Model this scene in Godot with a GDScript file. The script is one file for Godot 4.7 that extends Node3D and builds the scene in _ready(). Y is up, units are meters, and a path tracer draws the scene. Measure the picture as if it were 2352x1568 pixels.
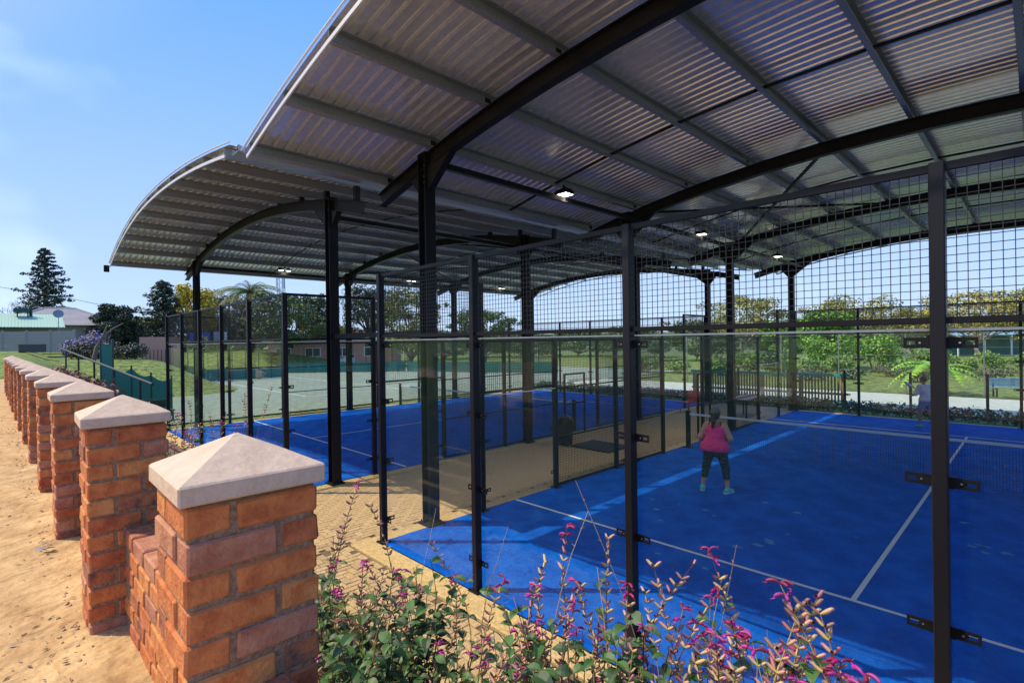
extends Node3D
# Two padel courts under arched metal roofs, seen across a row of brick piers on a sandy path.
# World: x runs along the courts' back walls, y is up, z points from the courts to the path; metres.

const W := 10.74          # court width: five panels
const L := 18.6           # court length
const PW := 2.148         # panel width
const PL := 1.96          # side panel length
const BX := -14.48        # left edge of the second court
const CAMP := Vector3(6.866, 3.0095, 3.974)
const YAW := 0.7974
const PITCH := -0.002
const ROLL := -0.0139
const FOC := 1185.4       # focal length in pixels of a 2352 x 1568 picture
const APEX := 6.60        # top of an arched rafter at its crown
const RAD := 27.0
const COLZ := [-0.95, -6.85, -12.75, -18.65]

var rng := RandomNumberGenerator.new()
var M := {}
var used := {}
var meshes := {}
var noise_a := FastNoiseLite.new()


class Geo:
	var v := PackedVector3Array()
	var n := PackedVector3Array()
	var c := PackedColorArray()
	var col := Color(1, 1, 1)

	func tri(a: Vector3, b: Vector3, d: Vector3) -> void:
		var m := (b - a).cross(d - a).normalized()
		v.append(a); v.append(d); v.append(b)
		n.append(m); n.append(m); n.append(m)
		c.append(col); c.append(col); c.append(col)

	func trin(a: Vector3, b: Vector3, d: Vector3, na: Vector3, nb: Vector3, nd: Vector3) -> void:
		if (b - a).cross(d - a).dot(na + nb + nd) < 0.0:
			trin(a, d, b, na, nd, nb)
			return
		v.append(a); v.append(d); v.append(b)
		n.append(na); n.append(nd); n.append(nb)
		c.append(col); c.append(col); c.append(col)

	func quad(a: Vector3, b: Vector3, d: Vector3, e: Vector3) -> void:
		tri(a, b, d)
		tri(a, d, e)

	func box(p: Vector3, s: Vector3, b := Basis()) -> void:
		var k: Array[Vector3] = []
		for i in 8:
			k.append(p + b * Vector3((s.x if i & 1 else -s.x) * 0.5, (s.y if i & 2 else -s.y) * 0.5, (s.z if i & 4 else -s.z) * 0.5))
		quad(k[4], k[5], k[7], k[6])
		quad(k[1], k[0], k[2], k[3])
		quad(k[5], k[1], k[3], k[7])
		quad(k[0], k[4], k[6], k[2])
		quad(k[6], k[7], k[3], k[2])
		quad(k[0], k[1], k[5], k[4])

	# a box with cut edges; jit holds eight offsets, one for each corner
	func cham(p: Vector3, s: Vector3, ch: float, b := Basis(), jit := []) -> void:
		var h := s * 0.5
		var q := []
		for i in 8:
			var g := Vector3(1 if i & 1 else -1, 1 if i & 2 else -1, 1 if i & 4 else -1)
			var j: Vector3 = jit[i] if jit.size() == 8 else Vector3.ZERO
			var e := h - Vector3(ch, ch, ch)
			q.append([p + b * (Vector3(g.x * h.x, g.y * e.y, g.z * e.z) + j), p + b * (Vector3(g.x * e.x, g.y * h.y, g.z * e.z) + j), p + b * (Vector3(g.x * e.x, g.y * e.y, g.z * h.z) + j)])
		quad(q[5][0], q[1][0], q[3][0], q[7][0])
		quad(q[0][0], q[4][0], q[6][0], q[2][0])
		quad(q[6][1], q[7][1], q[3][1], q[2][1])
		quad(q[0][1], q[1][1], q[5][1], q[4][1])
		quad(q[4][2], q[5][2], q[7][2], q[6][2])
		quad(q[1][2], q[0][2], q[2][2], q[3][2])
		quad(q[7][0], q[3][0], q[3][1], q[7][1])
		quad(q[2][0], q[6][0], q[6][1], q[2][1])
		quad(q[1][0], q[5][0], q[5][1], q[1][1])
		quad(q[4][0], q[0][0], q[0][1], q[4][1])
		quad(q[5][0], q[7][0], q[7][2], q[5][2])
		quad(q[6][0], q[4][0], q[4][2], q[6][2])
		quad(q[3][0], q[1][0], q[1][2], q[3][2])
		quad(q[0][0], q[2][0], q[2][2], q[0][2])
		quad(q[6][2], q[7][2], q[7][1], q[6][1])
		quad(q[3][2], q[2][2], q[2][1], q[3][1])
		quad(q[5][2], q[4][2], q[4][1], q[5][1])
		quad(q[0][2], q[1][2], q[1][1], q[0][1])
		tri(q[7][0], q[7][1], q[7][2]); tri(q[6][0], q[6][2], q[6][1]); tri(q[5][0], q[5][2], q[5][1]); tri(q[4][0], q[4][1], q[4][2])
		tri(q[3][0], q[3][2], q[3][1]); tri(q[2][0], q[2][1], q[2][2]); tri(q[1][0], q[1][1], q[1][2]); tri(q[0][0], q[0][2], q[0][1])

	# a round tube along points; the radii go with the points
	func tube(p: Array, r: Array, sides := 6, caps := true) -> void:
		var rings := []
		var side := Vector3.RIGHT
		for i in p.size():
			var t: Vector3 = (p[min(i + 1, p.size() - 1)] - p[max(i - 1, 0)]).normalized()
			if i == 0:
				side = t.cross(Vector3.UP if absf(t.y) < 0.9 else Vector3.RIGHT).normalized()
			else:
				side = (side - t * side.dot(t)).normalized()
			var up := side.cross(t)
			var ring := []
			for k in sides:
				var a := TAU * k / sides
				var d := side * cos(a) + up * sin(a)
				ring.append([p[i] + d * float(r[i]), d])
			rings.append(ring)
		for i in p.size() - 1:
			for k in sides:
				var a = rings[i][k]
				var b = rings[i][(k + 1) % sides]
				var d = rings[i + 1][(k + 1) % sides]
				var e = rings[i + 1][k]
				trin(a[0], d[0], b[0], a[1], d[1], b[1])
				trin(a[0], e[0], d[0], a[1], e[1], d[1])
		if caps:
			for k in range(1, sides - 1):
				tri(rings[0][0][0], rings[0][k][0], rings[0][k + 1][0])
				tri(rings[-1][0][0], rings[-1][k + 1][0], rings[-1][k][0])

	# a square bar between two points
	func bar(a: Vector3, b: Vector3, w: float, h: float, up := Vector3.UP) -> void:
		var t := (b - a).normalized()
		var s := t.cross(up).normalized()
		if s.length() < 0.5:
			s = t.cross(Vector3.RIGHT).normalized()
		box((a + b) * 0.5, Vector3(w, h, (b - a).length()), Basis(s, s.cross(t) * -1.0 if s.cross(t).dot(up) < 0 else s.cross(t), -t))

	func lathe(prof: Array, sides := 12, at := Vector3.ZERO) -> void:
		for i in prof.size() - 1:
			var a: Vector2 = prof[i]
			var b: Vector2 = prof[i + 1]
			var sl := Vector2(b.y - a.y, a.x - b.x).normalized()
			for k in sides:
				var t0 := TAU * k / sides
				var t1 := TAU * (k + 1) / sides
				var d0 := Vector3(cos(t0), 0, sin(t0))
				var d1 := Vector3(cos(t1), 0, sin(t1))
				var n0 := d0 * sl.x + Vector3.UP * sl.y
				var n1 := d1 * sl.x + Vector3.UP * sl.y
				var p := at + d0 * a.x + Vector3.UP * a.y
				var q := at + d1 * a.x + Vector3.UP * a.y
				var u := at + d1 * b.x + Vector3.UP * b.y
				var w := at + d0 * b.x + Vector3.UP * b.y
				trin(p, u, q, n0, n1, n1)
				trin(p, w, u, n0, n0, n1)

	func mesh() -> ArrayMesh:
		var a := []
		a.resize(Mesh.ARRAY_MAX)
		a[Mesh.ARRAY_VERTEX] = v
		a[Mesh.ARRAY_NORMAL] = n
		a[Mesh.ARRAY_COLOR] = c
		var m := ArrayMesh.new()
		m.add_surface_from_arrays(Mesh.PRIMITIVE_TRIANGLES, a)
		return m


# ---------------------------------------------------------------- nodes
func named(parent: Node, called: String) -> String:
	var key := str(parent.get_instance_id()) + called
	used[key] = used.get(key, -1) + 1
	return called if used[key] == 0 else "%s_%03d" % [called, used[key]]


func part(shape, called: String, m: Material, parent: Node, at = null) -> MeshInstance3D:
	var o := MeshInstance3D.new()
	o.mesh = shape.mesh() if shape is Geo else shape
	o.material_override = m
	o.name = named(parent, called)
	if at is Vector3:
		o.position = at
	elif at is Transform3D:
		o.transform = at
	parent.add_child(o)
	return o


func tag(o: Node, label: String, category: String, group := "") -> Node:
	o.set_meta("label", label)
	o.set_meta("category", category)
	if group != "":
		o.set_meta("group", group)
	return o


func thing(called: String, label: String, category: String, at := Vector3.ZERO, group := "") -> Node3D:
	var o := Node3D.new()
	o.name = named(self, called)
	add_child(o)
	o.position = at
	tag(o, label, category, group)
	return o


func structure(shape, called: String, m: Material) -> MeshInstance3D:
	var o := part(shape, called, m, self)
	o.set_meta("kind", "structure")
	return o


func copy_of(o: Node3D, at: Vector3, turn := 0.0, grow := 1.0) -> Node3D:
	var called := str(o.name)
	var cut := called.rfind("_")
	if cut > 0 and called.substr(cut + 1).is_valid_int():
		called = called.left(cut)
	var r: Node3D = o.duplicate()
	r.name = named(self, called)
	add_child(r)
	r.position = at
	r.rotation.y = turn
	r.scale = Vector3.ONE * grow
	return r


# ---------------------------------------------------------------- materials
func lin(r: float, g: float, b: float) -> Color:
	return Color(r, g, b).linear_to_srgb()


func noise_image(sd: int, freq: float, octaves: int, size := 256) -> Image:
	var f := FastNoiseLite.new()
	f.seed = sd
	f.noise_type = FastNoiseLite.TYPE_SIMPLEX_SMOOTH
	f.frequency = freq
	f.fractal_octaves = octaves
	f.fractal_gain = 0.6
	return f.get_seamless_image(size, size)


# a texture between two linear colours, stretched to use both ends; power shifts the balance, specks adds dark grains
func blend_tex(sd: int, freq: float, octaves: int, lo: Color, hi: Color, power := 1.0, specks := 0.0, size := 256) -> ImageTexture:
	var im := noise_image(sd, freq, octaves, size)
	var out := Image.create(size, size, false, Image.FORMAT_RGB8)
	var r := RandomNumberGenerator.new()
	r.seed = sd
	for y in size:
		for x in size:
			var t := clampf((im.get_pixel(x, y).r - 0.2) / 0.6, 0.0, 1.0)
			t = pow(t, power)
			var k := lo.lerp(hi, t)
			if specks > 0.0:
				k = k * (1.0 - specks * r.randf())
			out.set_pixel(x, y, k.linear_to_srgb())
	out.generate_mipmaps()
	return ImageTexture.create_from_image(out)


func bump_tex(sd: int, freq: float, octaves: int, strength: float, size := 256) -> ImageTexture:
	var im := noise_image(sd, freq, octaves, size)
	im.convert(Image.FORMAT_RGBA8)
	im.bump_map_to_normal_map(strength)
	return ImageTexture.create_from_image(im)


func mat(called: String, color: Color, rough := 0.8, metal := 0.0) -> StandardMaterial3D:
	var m := StandardMaterial3D.new()
	m.resource_name = called
	m.albedo_color = color
	m.roughness = rough
	m.metallic = metal
	M[called] = m
	return m


func textured(called: String, tex: Texture2D, repeat_m: float, rough := 0.85, bump: Texture2D = null, depth := 1.0, metal := 0.0) -> StandardMaterial3D:
	var m := mat(called, Color(1, 1, 1), rough, metal)
	m.albedo_texture = tex
	m.uv1_triplanar = true
	m.uv1_world_triplanar = true
	m.uv1_scale = Vector3.ONE / repeat_m
	if bump:
		m.normal_enabled = true
		m.normal_texture = bump
		m.normal_scale = depth
	return m


func leafy(called: String, back := Color(0.1, 0.14, 0.02)) -> StandardMaterial3D:
	var m := mat(called, Color(1, 1, 1), 0.55)
	m.vertex_color_use_as_albedo = true
	m.backlight_enabled = true
	m.backlight = back
	return m


func make_materials() -> void:
	var fine := bump_tex(3, 0.06, 4, 6.0)
	var rough := bump_tex(5, 0.03, 5, 10.0)
	textured("blue_court", blend_tex(11, 0.012, 5, Color(0.002, 0.085, 0.46), Color(0.006, 0.135, 0.62), 1.0, 0.14), 2.3, 0.75, fine, 0.35)
	M.blue_court.metallic_specular = 0.15
	mat("painted_reflection", lin(0.06, 0.24, 0.52), 0.9)  # pale blue of the reflections painted on the court
	mat("court_line", lin(0.62, 0.68, 0.66), 0.7)
	textured("kerb", blend_tex(13, 0.03, 5, Color(0.48, 0.34, 0.14), Color(0.64, 0.47, 0.22), 1.0, 0.1), 0.9, 0.9, fine, 0.5)
	textured("paver_a", blend_tex(17, 0.04, 5, Color(0.44, 0.31, 0.15), Color(0.60, 0.43, 0.22), 1.0, 0.15), 0.6, 0.9, fine, 0.6)
	textured("paver_b", blend_tex(18, 0.04, 5, Color(0.38, 0.27, 0.14), Color(0.55, 0.39, 0.21), 1.0, 0.15), 0.5, 0.9, fine, 0.6)
	textured("paver_c", blend_tex(19, 0.04, 5, Color(0.48, 0.34, 0.17), Color(0.63, 0.46, 0.25), 1.0, 0.15), 0.7, 0.9, fine, 0.6)
	textured("joint", blend_tex(20, 0.05, 4, Color(0.10, 0.075, 0.045), Color(0.19, 0.14, 0.08)), 0.5, 0.95)
	textured("sand_path", blend_tex(23, 0.010, 6, Color(0.43, 0.265, 0.11), Color(0.65, 0.435, 0.20), 0.9, 0.22, 512), 2.6, 0.95, rough, 0.5)
	textured("soil", blend_tex(29, 0.03, 5, Color(0.07, 0.04, 0.02), Color(0.20, 0.12, 0.06), 1.0, 0.3), 0.8, 0.95, rough, 1.2)
	textured("lawn", blend_tex(31, 0.02, 6, Color(0.06, 0.12, 0.014), Color(0.25, 0.33, 0.05), 1.0, 0.4, 512), 6.5, 0.9, rough, 1.0)
	textured("far_land", blend_tex(37, 0.02, 5, Color(0.05, 0.10, 0.03), Color(0.12, 0.18, 0.05)), 40.0, 0.95)
	textured("tennis", blend_tex(41, 0.02, 5, Color(0.17, 0.23, 0.16), Color(0.24, 0.31, 0.22), 1.0, 0.1), 3.0, 0.9)
	textured("pale_court", blend_tex(43, 0.02, 5, Color(0.36, 0.42, 0.34), Color(0.46, 0.52, 0.42), 1.0, 0.1), 3.0, 0.9)
	textured("cap_stone", blend_tex(47, 0.02, 6, Color(0.52, 0.39, 0.285), Color(0.64, 0.49, 0.365), 0.8, 0.03), 0.6, 0.85, fine, 0.18)
	textured("mortar", blend_tex(53, 0.05, 5, Color(0.22, 0.135, 0.08), Color(0.36, 0.235, 0.145), 1.0, 0.2), 0.3, 0.95, fine, 0.7)
	var bricks := [[Color(0.44, 0.115, 0.035), Color(0.64, 0.22, 0.065)], [Color(0.50, 0.15, 0.04), Color(0.68, 0.29, 0.09)], [Color(0.38, 0.135, 0.075), Color(0.52, 0.235, 0.135)], [Color(0.34, 0.085, 0.03), Color(0.55, 0.17, 0.06)], [Color(0.15, 0.07, 0.055), Color(0.50, 0.16, 0.055)], [Color(0.42, 0.155, 0.075), Color(0.56, 0.27, 0.15)]]
	for i in bricks.size():
		textured("brick_%d" % i, blend_tex(60 + i, 0.010, 4, bricks[i][0], bricks[i][1], 0.9, 0.10), 0.30, 0.9, fine, 0.5)
	mat("black_steel", lin(0.011, 0.0105, 0.012), 0.45).metallic_specular = 0.32
	mat("post_steel", lin(0.014, 0.013, 0.016), 0.40).metallic_specular = 0.34
	mat("bolt", lin(0.55, 0.55, 0.55), 0.35, 0.9)
	mat("wire", lin(0.018, 0.017, 0.019), 0.45)
	var g := mat("glass", Color(lin(0.20, 0.55, 0.38), 0.085), 0.0)
	g.albedo_color = Color(g.albedo_color.r, g.albedo_color.g, g.albedo_color.b, 0.007)
	g.metallic_specular = 0.30
	g.transparency = BaseMaterial3D.TRANSPARENCY_ALPHA
	g.roughness = 0.01
	mat("edge_strip", lin(0.80, 0.76, 0.68), 0.5)
	textured("roof_metal", blend_tex(71, 0.02, 4, Color(0.72, 0.73, 0.75), Color(0.86, 0.86, 0.87), 1.0, 0.04), 0.8, 0.23, null, 1.0, 0.62)
	textured("galvanised", blend_tex(73, 0.05, 4, Color(0.27, 0.28, 0.29), Color(0.42, 0.43, 0.44), 1.0, 0.05), 0.35, 0.45, null, 1.0, 0.6)
	mat("trim", lin(0.66, 0.66, 0.66), 0.45, 0.3)
	mat("net_cord", lin(0.012, 0.014, 0.02), 0.8)
	mat("net_band", lin(0.62, 0.64, 0.62), 0.8)
	var l := mat("lamp_glow", Color(1, 1, 1), 0.4)
	l.emission_enabled = true
	l.emission = Color(1.0, 0.97, 0.86)
	l.emission_energy_multiplier = 5.0
	mat("house_wall", lin(0.30, 0.28, 0.26), 0.9)
	mat("green_roof", lin(0.30, 0.48, 0.36), 0.55)
	mat("tile_roof", lin(0.40, 0.37, 0.35), 0.85)
	mat("club_wall", lin(0.50, 0.26, 0.19), 0.9)
	mat("dark_gap", lin(0.02, 0.025, 0.025), 0.6)
	mat("shade_net", lin(0.02, 0.16, 0.13), 0.8)
	mat("fence_green", lin(0.02, 0.06, 0.045), 0.6)
	mat("rail_green", lin(0.015, 0.03, 0.02), 0.5)
	mat("teal", lin(0.03, 0.46, 0.40), 0.6)
	mat("timber", lin(0.30, 0.22, 0.14), 0.85)
	mat("grey_timber", lin(0.30, 0.30, 0.30), 0.8)
	textured("bark", blend_tex(83, 0.05, 4, Color(0.08, 0.06, 0.045), Color(0.20, 0.16, 0.12)), 1.2, 0.95)
	textured("pale_bark", blend_tex(85, 0.03, 4, Color(0.24, 0.22, 0.17), Color(0.46, 0.43, 0.35)), 1.5, 0.9)
	leafy("leaf_tree", Color(0.10, 0.16, 0.03))
	leafy("leaf_near", Color(0.16, 0.22, 0.04))
	leafy("petal", Color(0.22, 0.05, 0.14))
	mat("twigs", lin(0.17, 0.16, 0.155), 0.95)
	mat("white_paint", lin(0.74, 0.75, 0.76), 0.3)
	mat("car_glass", lin(0.03, 0.04, 0.05), 0.1)
	mat("rubber", lin(0.02, 0.02, 0.02), 0.8)
	mat("steel_grey", lin(0.25, 0.25, 0.25), 0.5, 0.5)
	mat("bench_blue", lin(0.10, 0.28, 0.42), 0.6)
	mat("red_plastic", lin(0.45, 0.03, 0.03), 0.5)
	mat("banner_blue", lin(0.02, 0.07, 0.42), 0.7)
	mat("banner_mauve", lin(0.36, 0.34, 0.50), 0.7)
	mat("banner_yellow", lin(0.75, 0.60, 0.02), 0.7)
	mat("paper", lin(0.72, 0.78, 0.76), 0.8)
	mat("skin", lin(0.44, 0.24, 0.16), 0.6)
	mat("skin_dark", lin(0.30, 0.16, 0.10), 0.6)
	mat("pink_cloth", lin(0.80, 0.045, 0.20), 0.85)
	mat("hair", lin(0.018, 0.011, 0.009), 0.5)
	mat("cap_cloth", lin(0.10, 0.11, 0.11), 0.85)
	mat("turquoise", lin(0.06, 0.46, 0.44), 0.7)
	mat("white_cloth", lin(0.60, 0.60, 0.68), 0.9)
	mat("shorts_blue", lin(0.05, 0.16, 0.36), 0.85)
	textured("leggings", blend_tex(91, 0.035, 3, Color(0.006, 0.008, 0.018), Color(0.02, 0.20, 0.24), 3.2), 0.45, 0.8)
	for k in ["pink_cloth", "white_cloth", "shorts_blue", "leggings"]:
		M[k].uv1_triplanar = true
		M[k].uv1_world_triplanar = true
		if k != "leggings":
			M[k].uv1_scale = Vector3(1.6, 1.1, 1.6)
		M[k].normal_enabled = true
		M[k].normal_texture = rough
		M[k].normal_scale = 1.4
	mat("turf_seam", lin(0.002, 0.05, 0.30), 0.9)
	mat("black_strap", lin(0.012, 0.011, 0.012), 0.7)


# ---------------------------------------------------------------- the camera as numbers
var cam_r := Vector3.ZERO
var cam_u := Vector3.ZERO
var cam_f := Vector3.ZERO


func aim() -> void:
	var r := Vector3(cos(YAW), 0, -sin(YAW))
	var f := Vector3(-sin(YAW), 0, -cos(YAW))
	cam_f = f * cos(PITCH) + Vector3.UP * sin(PITCH)
	var u := Vector3.UP * cos(PITCH) - f * sin(PITCH)
	cam_r = r * cos(ROLL) + u * sin(ROLL)
	cam_u = u * cos(ROLL) - r * sin(ROLL)


# the point at a pixel of the 2352 x 1568 picture, at a depth along the view
func at(u: float, v: float, depth: float) -> Vector3:
	return CAMP + (cam_f + cam_r * (u - 1176.0) / FOC + cam_u * (784.0 - v) / FOC) * depth


# the point at a pixel that lies on a plane x = val (0), y = val (1) or z = val (2)
func on(u: float, v: float, axis: int, val: float) -> Vector3:
	var d := at(u, v, 1.0) - CAMP
	return CAMP + d * ((val - CAMP[axis]) / d[axis])


func _ready() -> void:
	rng.seed = 7
	noise_a.seed = 4
	noise_a.frequency = 0.5
	aim()
	var cam := Camera3D.new()
	cam.name = "camera"
	cam.transform = Transform3D(Basis(cam_r, cam_u, -cam_f), CAMP)
	cam.fov = rad_to_deg(2.0 * atan(784.0 / FOC))
	cam.near = 0.05
	cam.far = 4000.0
	add_child(cam)
	cam.current = true
	var env := Environment.new()
	env.background_mode = Environment.BG_SKY
	var sky := Sky.new()
	var air := ProceduralSkyMaterial.new()
	air.sky_top_color = Color(0.155, 0.445, 0.80)
	air.sky_horizon_color = Color(0.60, 0.675, 0.76)
	air.sky_curve = 0.32
	air.ground_bottom_color = Color(0.25, 0.24, 0.20)
	air.ground_horizon_color = Color(0.60, 0.66, 0.72)
	air.sun_angle_max = 48.0
	air.sun_curve = 1.0
	var wisps := Image.create(1024, 512, false, Image.FORMAT_RGBA8)
	var wn := FastNoiseLite.new()
	wn.seed = 12
	wn.frequency = 0.012
	wn.fractal_octaves = 5
	for y in 256:
		for x in 1024:
			var s := cos(PI * (0.5 - y / 512.0))
			var a := TAU * x / 1024.0
			var n := wn.get_noise_3d(cos(a) * s * 130.0, y * 1.7, sin(a) * s * 130.0)
			wisps.set_pixel(x, y, Color(1, 1, 1, clampf((n - 0.18) * 0.3, 0.0, 0.08)))
	air.sky_cover = ImageTexture.create_from_image(wisps)
	sky.sky_material = air
	env.sky = sky
	env.background_energy_multiplier = 1.16
	env.tonemap_mode = Environment.TONE_MAPPER_LINEAR
	env.tonemap_exposure = 1.82
	env.sdfgi_enabled = true
	env.ssao_enabled = true
	env.ssil_enabled = true
	var we := WorldEnvironment.new()
	we.environment = env
	we.name = "world_environment"
	add_child(we)
	var sun := DirectionalLight3D.new()
	sun.name = "sun"
	sun.light_energy = 0.8
	sun.light_color = Color(1.0, 0.94, 0.84)
	sun.light_angular_distance = 0.5
	sun.shadow_enabled = true
	add_child(sun)
	sun.look_at_from_position(Vector3.ZERO, Vector3(0.525, -1.0, -0.5), Vector3.UP)
	make_materials()
	build_ground()
	build_courts()
	build_canopy(Vector3(W * 0.5, 0, 0), "near")
	build_canopy(Vector3(BX + W * 0.5, 0, 0), "far")
	build_lamps()
	build_piers()
	build_steps()
	build_path_litter()
	build_people()
	build_between()
	build_right_background()
	build_left_background()
	build_flowers()


# ---------------------------------------------------------------- ground
func ground_y(x: float, z: float) -> float:
	var out := maxf(0.0, -17.0 - x)
	var foot := 1.2 - 0.05 * out
	var wide := 2.1 + 0.04 * out
	var bank := (1.6 + 1.15 * smoothstep(-17.0, -40.0, x)) * smoothstep(foot, foot + wide, z)
	bank = maxf(bank, 2.1 * smoothstep(-27.0, -38.0, x) * smoothstep(-8.0, -3.0, z))
	return maxf(bank, 2.3 * smoothstep(-46.0, -62.0, x) * smoothstep(-34.0, -22.0, z))


func sheet(x0: float, x1: float, z0: float, z1: float, step: float, lift: float, wave := 0.0, follow := true) -> Geo:
	var g := Geo.new()
	var nx := int(ceil((x1 - x0) / step))
	var nz := int(ceil((z1 - z0) / step))
	var p := []
	for j in nz + 1:
		var row := PackedVector3Array()
		for i in nx + 1:
			var x := lerpf(x0, x1, float(i) / nx)
			var z := lerpf(z0, z1, float(j) / nz)
			var y := (ground_y(x, z) if follow else 0.0) + lift
			if wave > 0.0:
				y += noise_a.get_noise_2d(x * 2.2, z * 2.2) * wave + noise_a.get_noise_2d(x * 9.0, z * 9.0) * wave * 0.35
			row.append(Vector3(x, y, z))
		p.append(row)
	var nm := []
	for j in nz + 1:
		var row := PackedVector3Array()
		for i in nx + 1:
			var dx: Vector3 = p[j][min(i + 1, nx)] - p[j][max(i - 1, 0)]
			var dz: Vector3 = p[min(j + 1, nz)][i] - p[max(j - 1, 0)][i]
			row.append(dz.cross(dx).normalized())
		nm.append(row)
	for j in nz:
		for i in nx:
			g.trin(p[j][i], p[j + 1][i], p[j + 1][i + 1], nm[j][i], nm[j + 1][i], nm[j + 1][i + 1])
			g.trin(p[j][i], p[j + 1][i + 1], p[j][i + 1], nm[j][i], nm[j + 1][i + 1], nm[j][i + 1])
	return g


func flat(x0: float, x1: float, z0: float, z1: float, y: float) -> Geo:
	var g := Geo.new()
	g.quad(Vector3(x0, y, z1), Vector3(x1, y, z1), Vector3(x1, y, z0), Vector3(x0, y, z0))
	return g


func build_ground() -> void:
	structure(flat(-1500, 1500, -1500, 1500, -0.10), "ground", M.far_land)
	structure(sheet(-90, 30, -90, 40, 0.9, -0.05), "lawn", M.lawn)
	structure(sheet(-22, 16, 3.35, 9.5, 0.12, 0.012, 0.014), "sand_path", M.sand_path)
	structure(sheet(-16, 30, 9.5, 24.0, 0.8, 0.012), "added_sandy_yard", M.sand_path)  # unseen sand added behind the camera to bounce warm light under the roofs
	structure(sheet(-15.5, 16, 1.38, 3.40, 0.15, 0.03, 0.04), "planting_bed", M.soil)
	# hills along the horizon
	var h := Geo.new()
	for ring in [[900.0, 16.0, 0.0], [1200.0, 34.0, 9.0]]:
		var last := []
		for i in 181:
			var a := TAU * i / 180.0
			var top: float = ring[1] * (0.45 + 0.55 * absf(noise_a.get_noise_2d(cos(a) * 7.0 + ring[2], sin(a) * 7.0)))
			var d := Vector3(cos(a), 0, sin(a))
			var row := [d * (ring[0] - 160.0), d * (ring[0] - 60.0) + Vector3.UP * top * 0.6, d * ring[0] + Vector3.UP * top]
			if last.size() > 0:
				for k in 2:
					h.quad(last[k], row[k], row[k + 1], last[k + 1])
			last = row
	structure(h, "hills", M.far_land)
	# paving
	structure(flat(-3.62, -0.12, -20.5, 1.35, -0.016), "paving_bed", M.joint)
	structure(flat(-0.12, 16, 0.38, 1.45, -0.012), "paving_joints", M.joint)
	structure(flat(-16, -3.62, 0.38, 1.45, -0.012), "paving_sand", M.joint)
	build_pavers()
	# concrete edging round the courts
	for c in [[0.0, "kerb"], [BX, "kerb"]]:
		var g := Geo.new()
		var x: float = c[0]
		g.cham(Vector3(x + W * 0.5, -0.06, 0.21), Vector3(W + 0.62, 0.18, 0.34), 0.012)
		g.cham(Vector3(x + W * 0.5, -0.06, -L - 0.21), Vector3(W + 0.62, 0.18, 0.34), 0.012)
		g.cham(Vector3(x - 0.17, -0.06, -L * 0.5), Vector3(0.28, 0.176, L + 0.072), 0.012)
		g.cham(Vector3(x + W + 0.17, -0.06, -L * 0.5), Vector3(0.28, 0.176, L + 0.072), 0.012)
		structure(g, c[1], M.kerb)
	structure(flat(-26.5, -16.2, -2.2, 0.6, 0.012), "court_apron", M.tennis)
	structure(flat(-46, -16.2, -40, -2.2, 0.012), "tennis_court", M.tennis)
	var tl := Geo.new()
	for x in [-22.0, -28.0, -34.0, -40.0, -46.0]:
		tl.box(Vector3(x, 0.017, -20), Vector3(0.07, 0.004, 24))
	for z in [-8.0, -14.0, -20.0, -26.0, -32.0]:
		tl.box(Vector3(-34, 0.0155, z), Vector3(24, 0.004, 0.07))
	structure(tl, "tennis_markings", M.court_line)
	structure(flat(-18, 60, -28.5, -21.0, 0.012), "pale_court", M.pale_court)
	var pl := Geo.new()
	pl.box(Vector3(12, 0.016, -22.6), Vector3(40, 0.004, 0.06))
	pl.box(Vector3(0.6, 0.0185, -23.6), Vector3(0.06, 0.004, 2.0))
	structure(pl, "pale_markings", M.court_line)


func build_pavers() -> void:
	var spots := []
	for area in [[-3.55, -0.34, -12.0, 1.3], [-0.3, 9.0, 0.4, 1.4]]:
		var ni := int((area[1] - area[0]) / 0.1)
		var nj := int((area[3] - area[2]) / 0.1)
		for i in ni:
			for j in nj:
				var d := posmod(i - j, 4)
				var x: float = area[0] + i * 0.1
				var z: float = area[2] + j * 0.1
				if d == 0 and i + 1 < ni:
					spots.append([Vector3(x + 0.1, 0, z + 0.05), 0])
				elif d == 3 and j + 1 < nj:
					spots.append([Vector3(x + 0.05, 0, z + 0.1), 1])
	spots.sort_custom(func(a, b): return a[0].distance_to(Vector3(1.6, 0, 0.9)) < b[0].distance_to(Vector3(1.6, 0, 0.9)))
	var bed := Node3D.new()
	bed.name = named(self, "block_paving")
	bed.set_meta("kind", "structure")
	add_child(bed)
	var shapes := []
	for k in 3:
		var g := Geo.new()
		var j := []
		for i in 8:
			j.append(Vector3(rng.randf_range(-1, 1), rng.randf_range(-1, 1), rng.randf_range(-1, 1)) * 0.0015)
		g.cham(Vector3(0, -0.018, 0), Vector3(0.191, 0.04, 0.091), 0.006, Basis(), j)
		shapes.append(g.mesh())
	var rest := Geo.new()
	var names := ["paver_a", "paver_b", "paver_c"]
	for i in spots.size():
		var p: Vector3 = spots[i][0] + Vector3(0, rng.randf_range(-0.0025, 0.0025), 0)
		var b := Basis(Vector3.UP, PI * 0.5 * spots[i][1] + rng.randf_range(-0.01, 0.01))
		if i < 300:
			part(shapes[i % 3], "paver", M[names[rng.randi() % 3]], bed, Transform3D(b, p))
		else:
			rest.cham(p - Vector3(0, 0.018, 0), Vector3(0.191, 0.04, 0.091), 0.006, b)
	var o := part(rest, "pavers_beyond", M.paver_a, bed)
	o.set_meta("kind", "stuff")
	structure(flat(-3.6, -0.3, -20.5, -12.0, -0.004), "paved_walk", M.paver_b)


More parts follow.
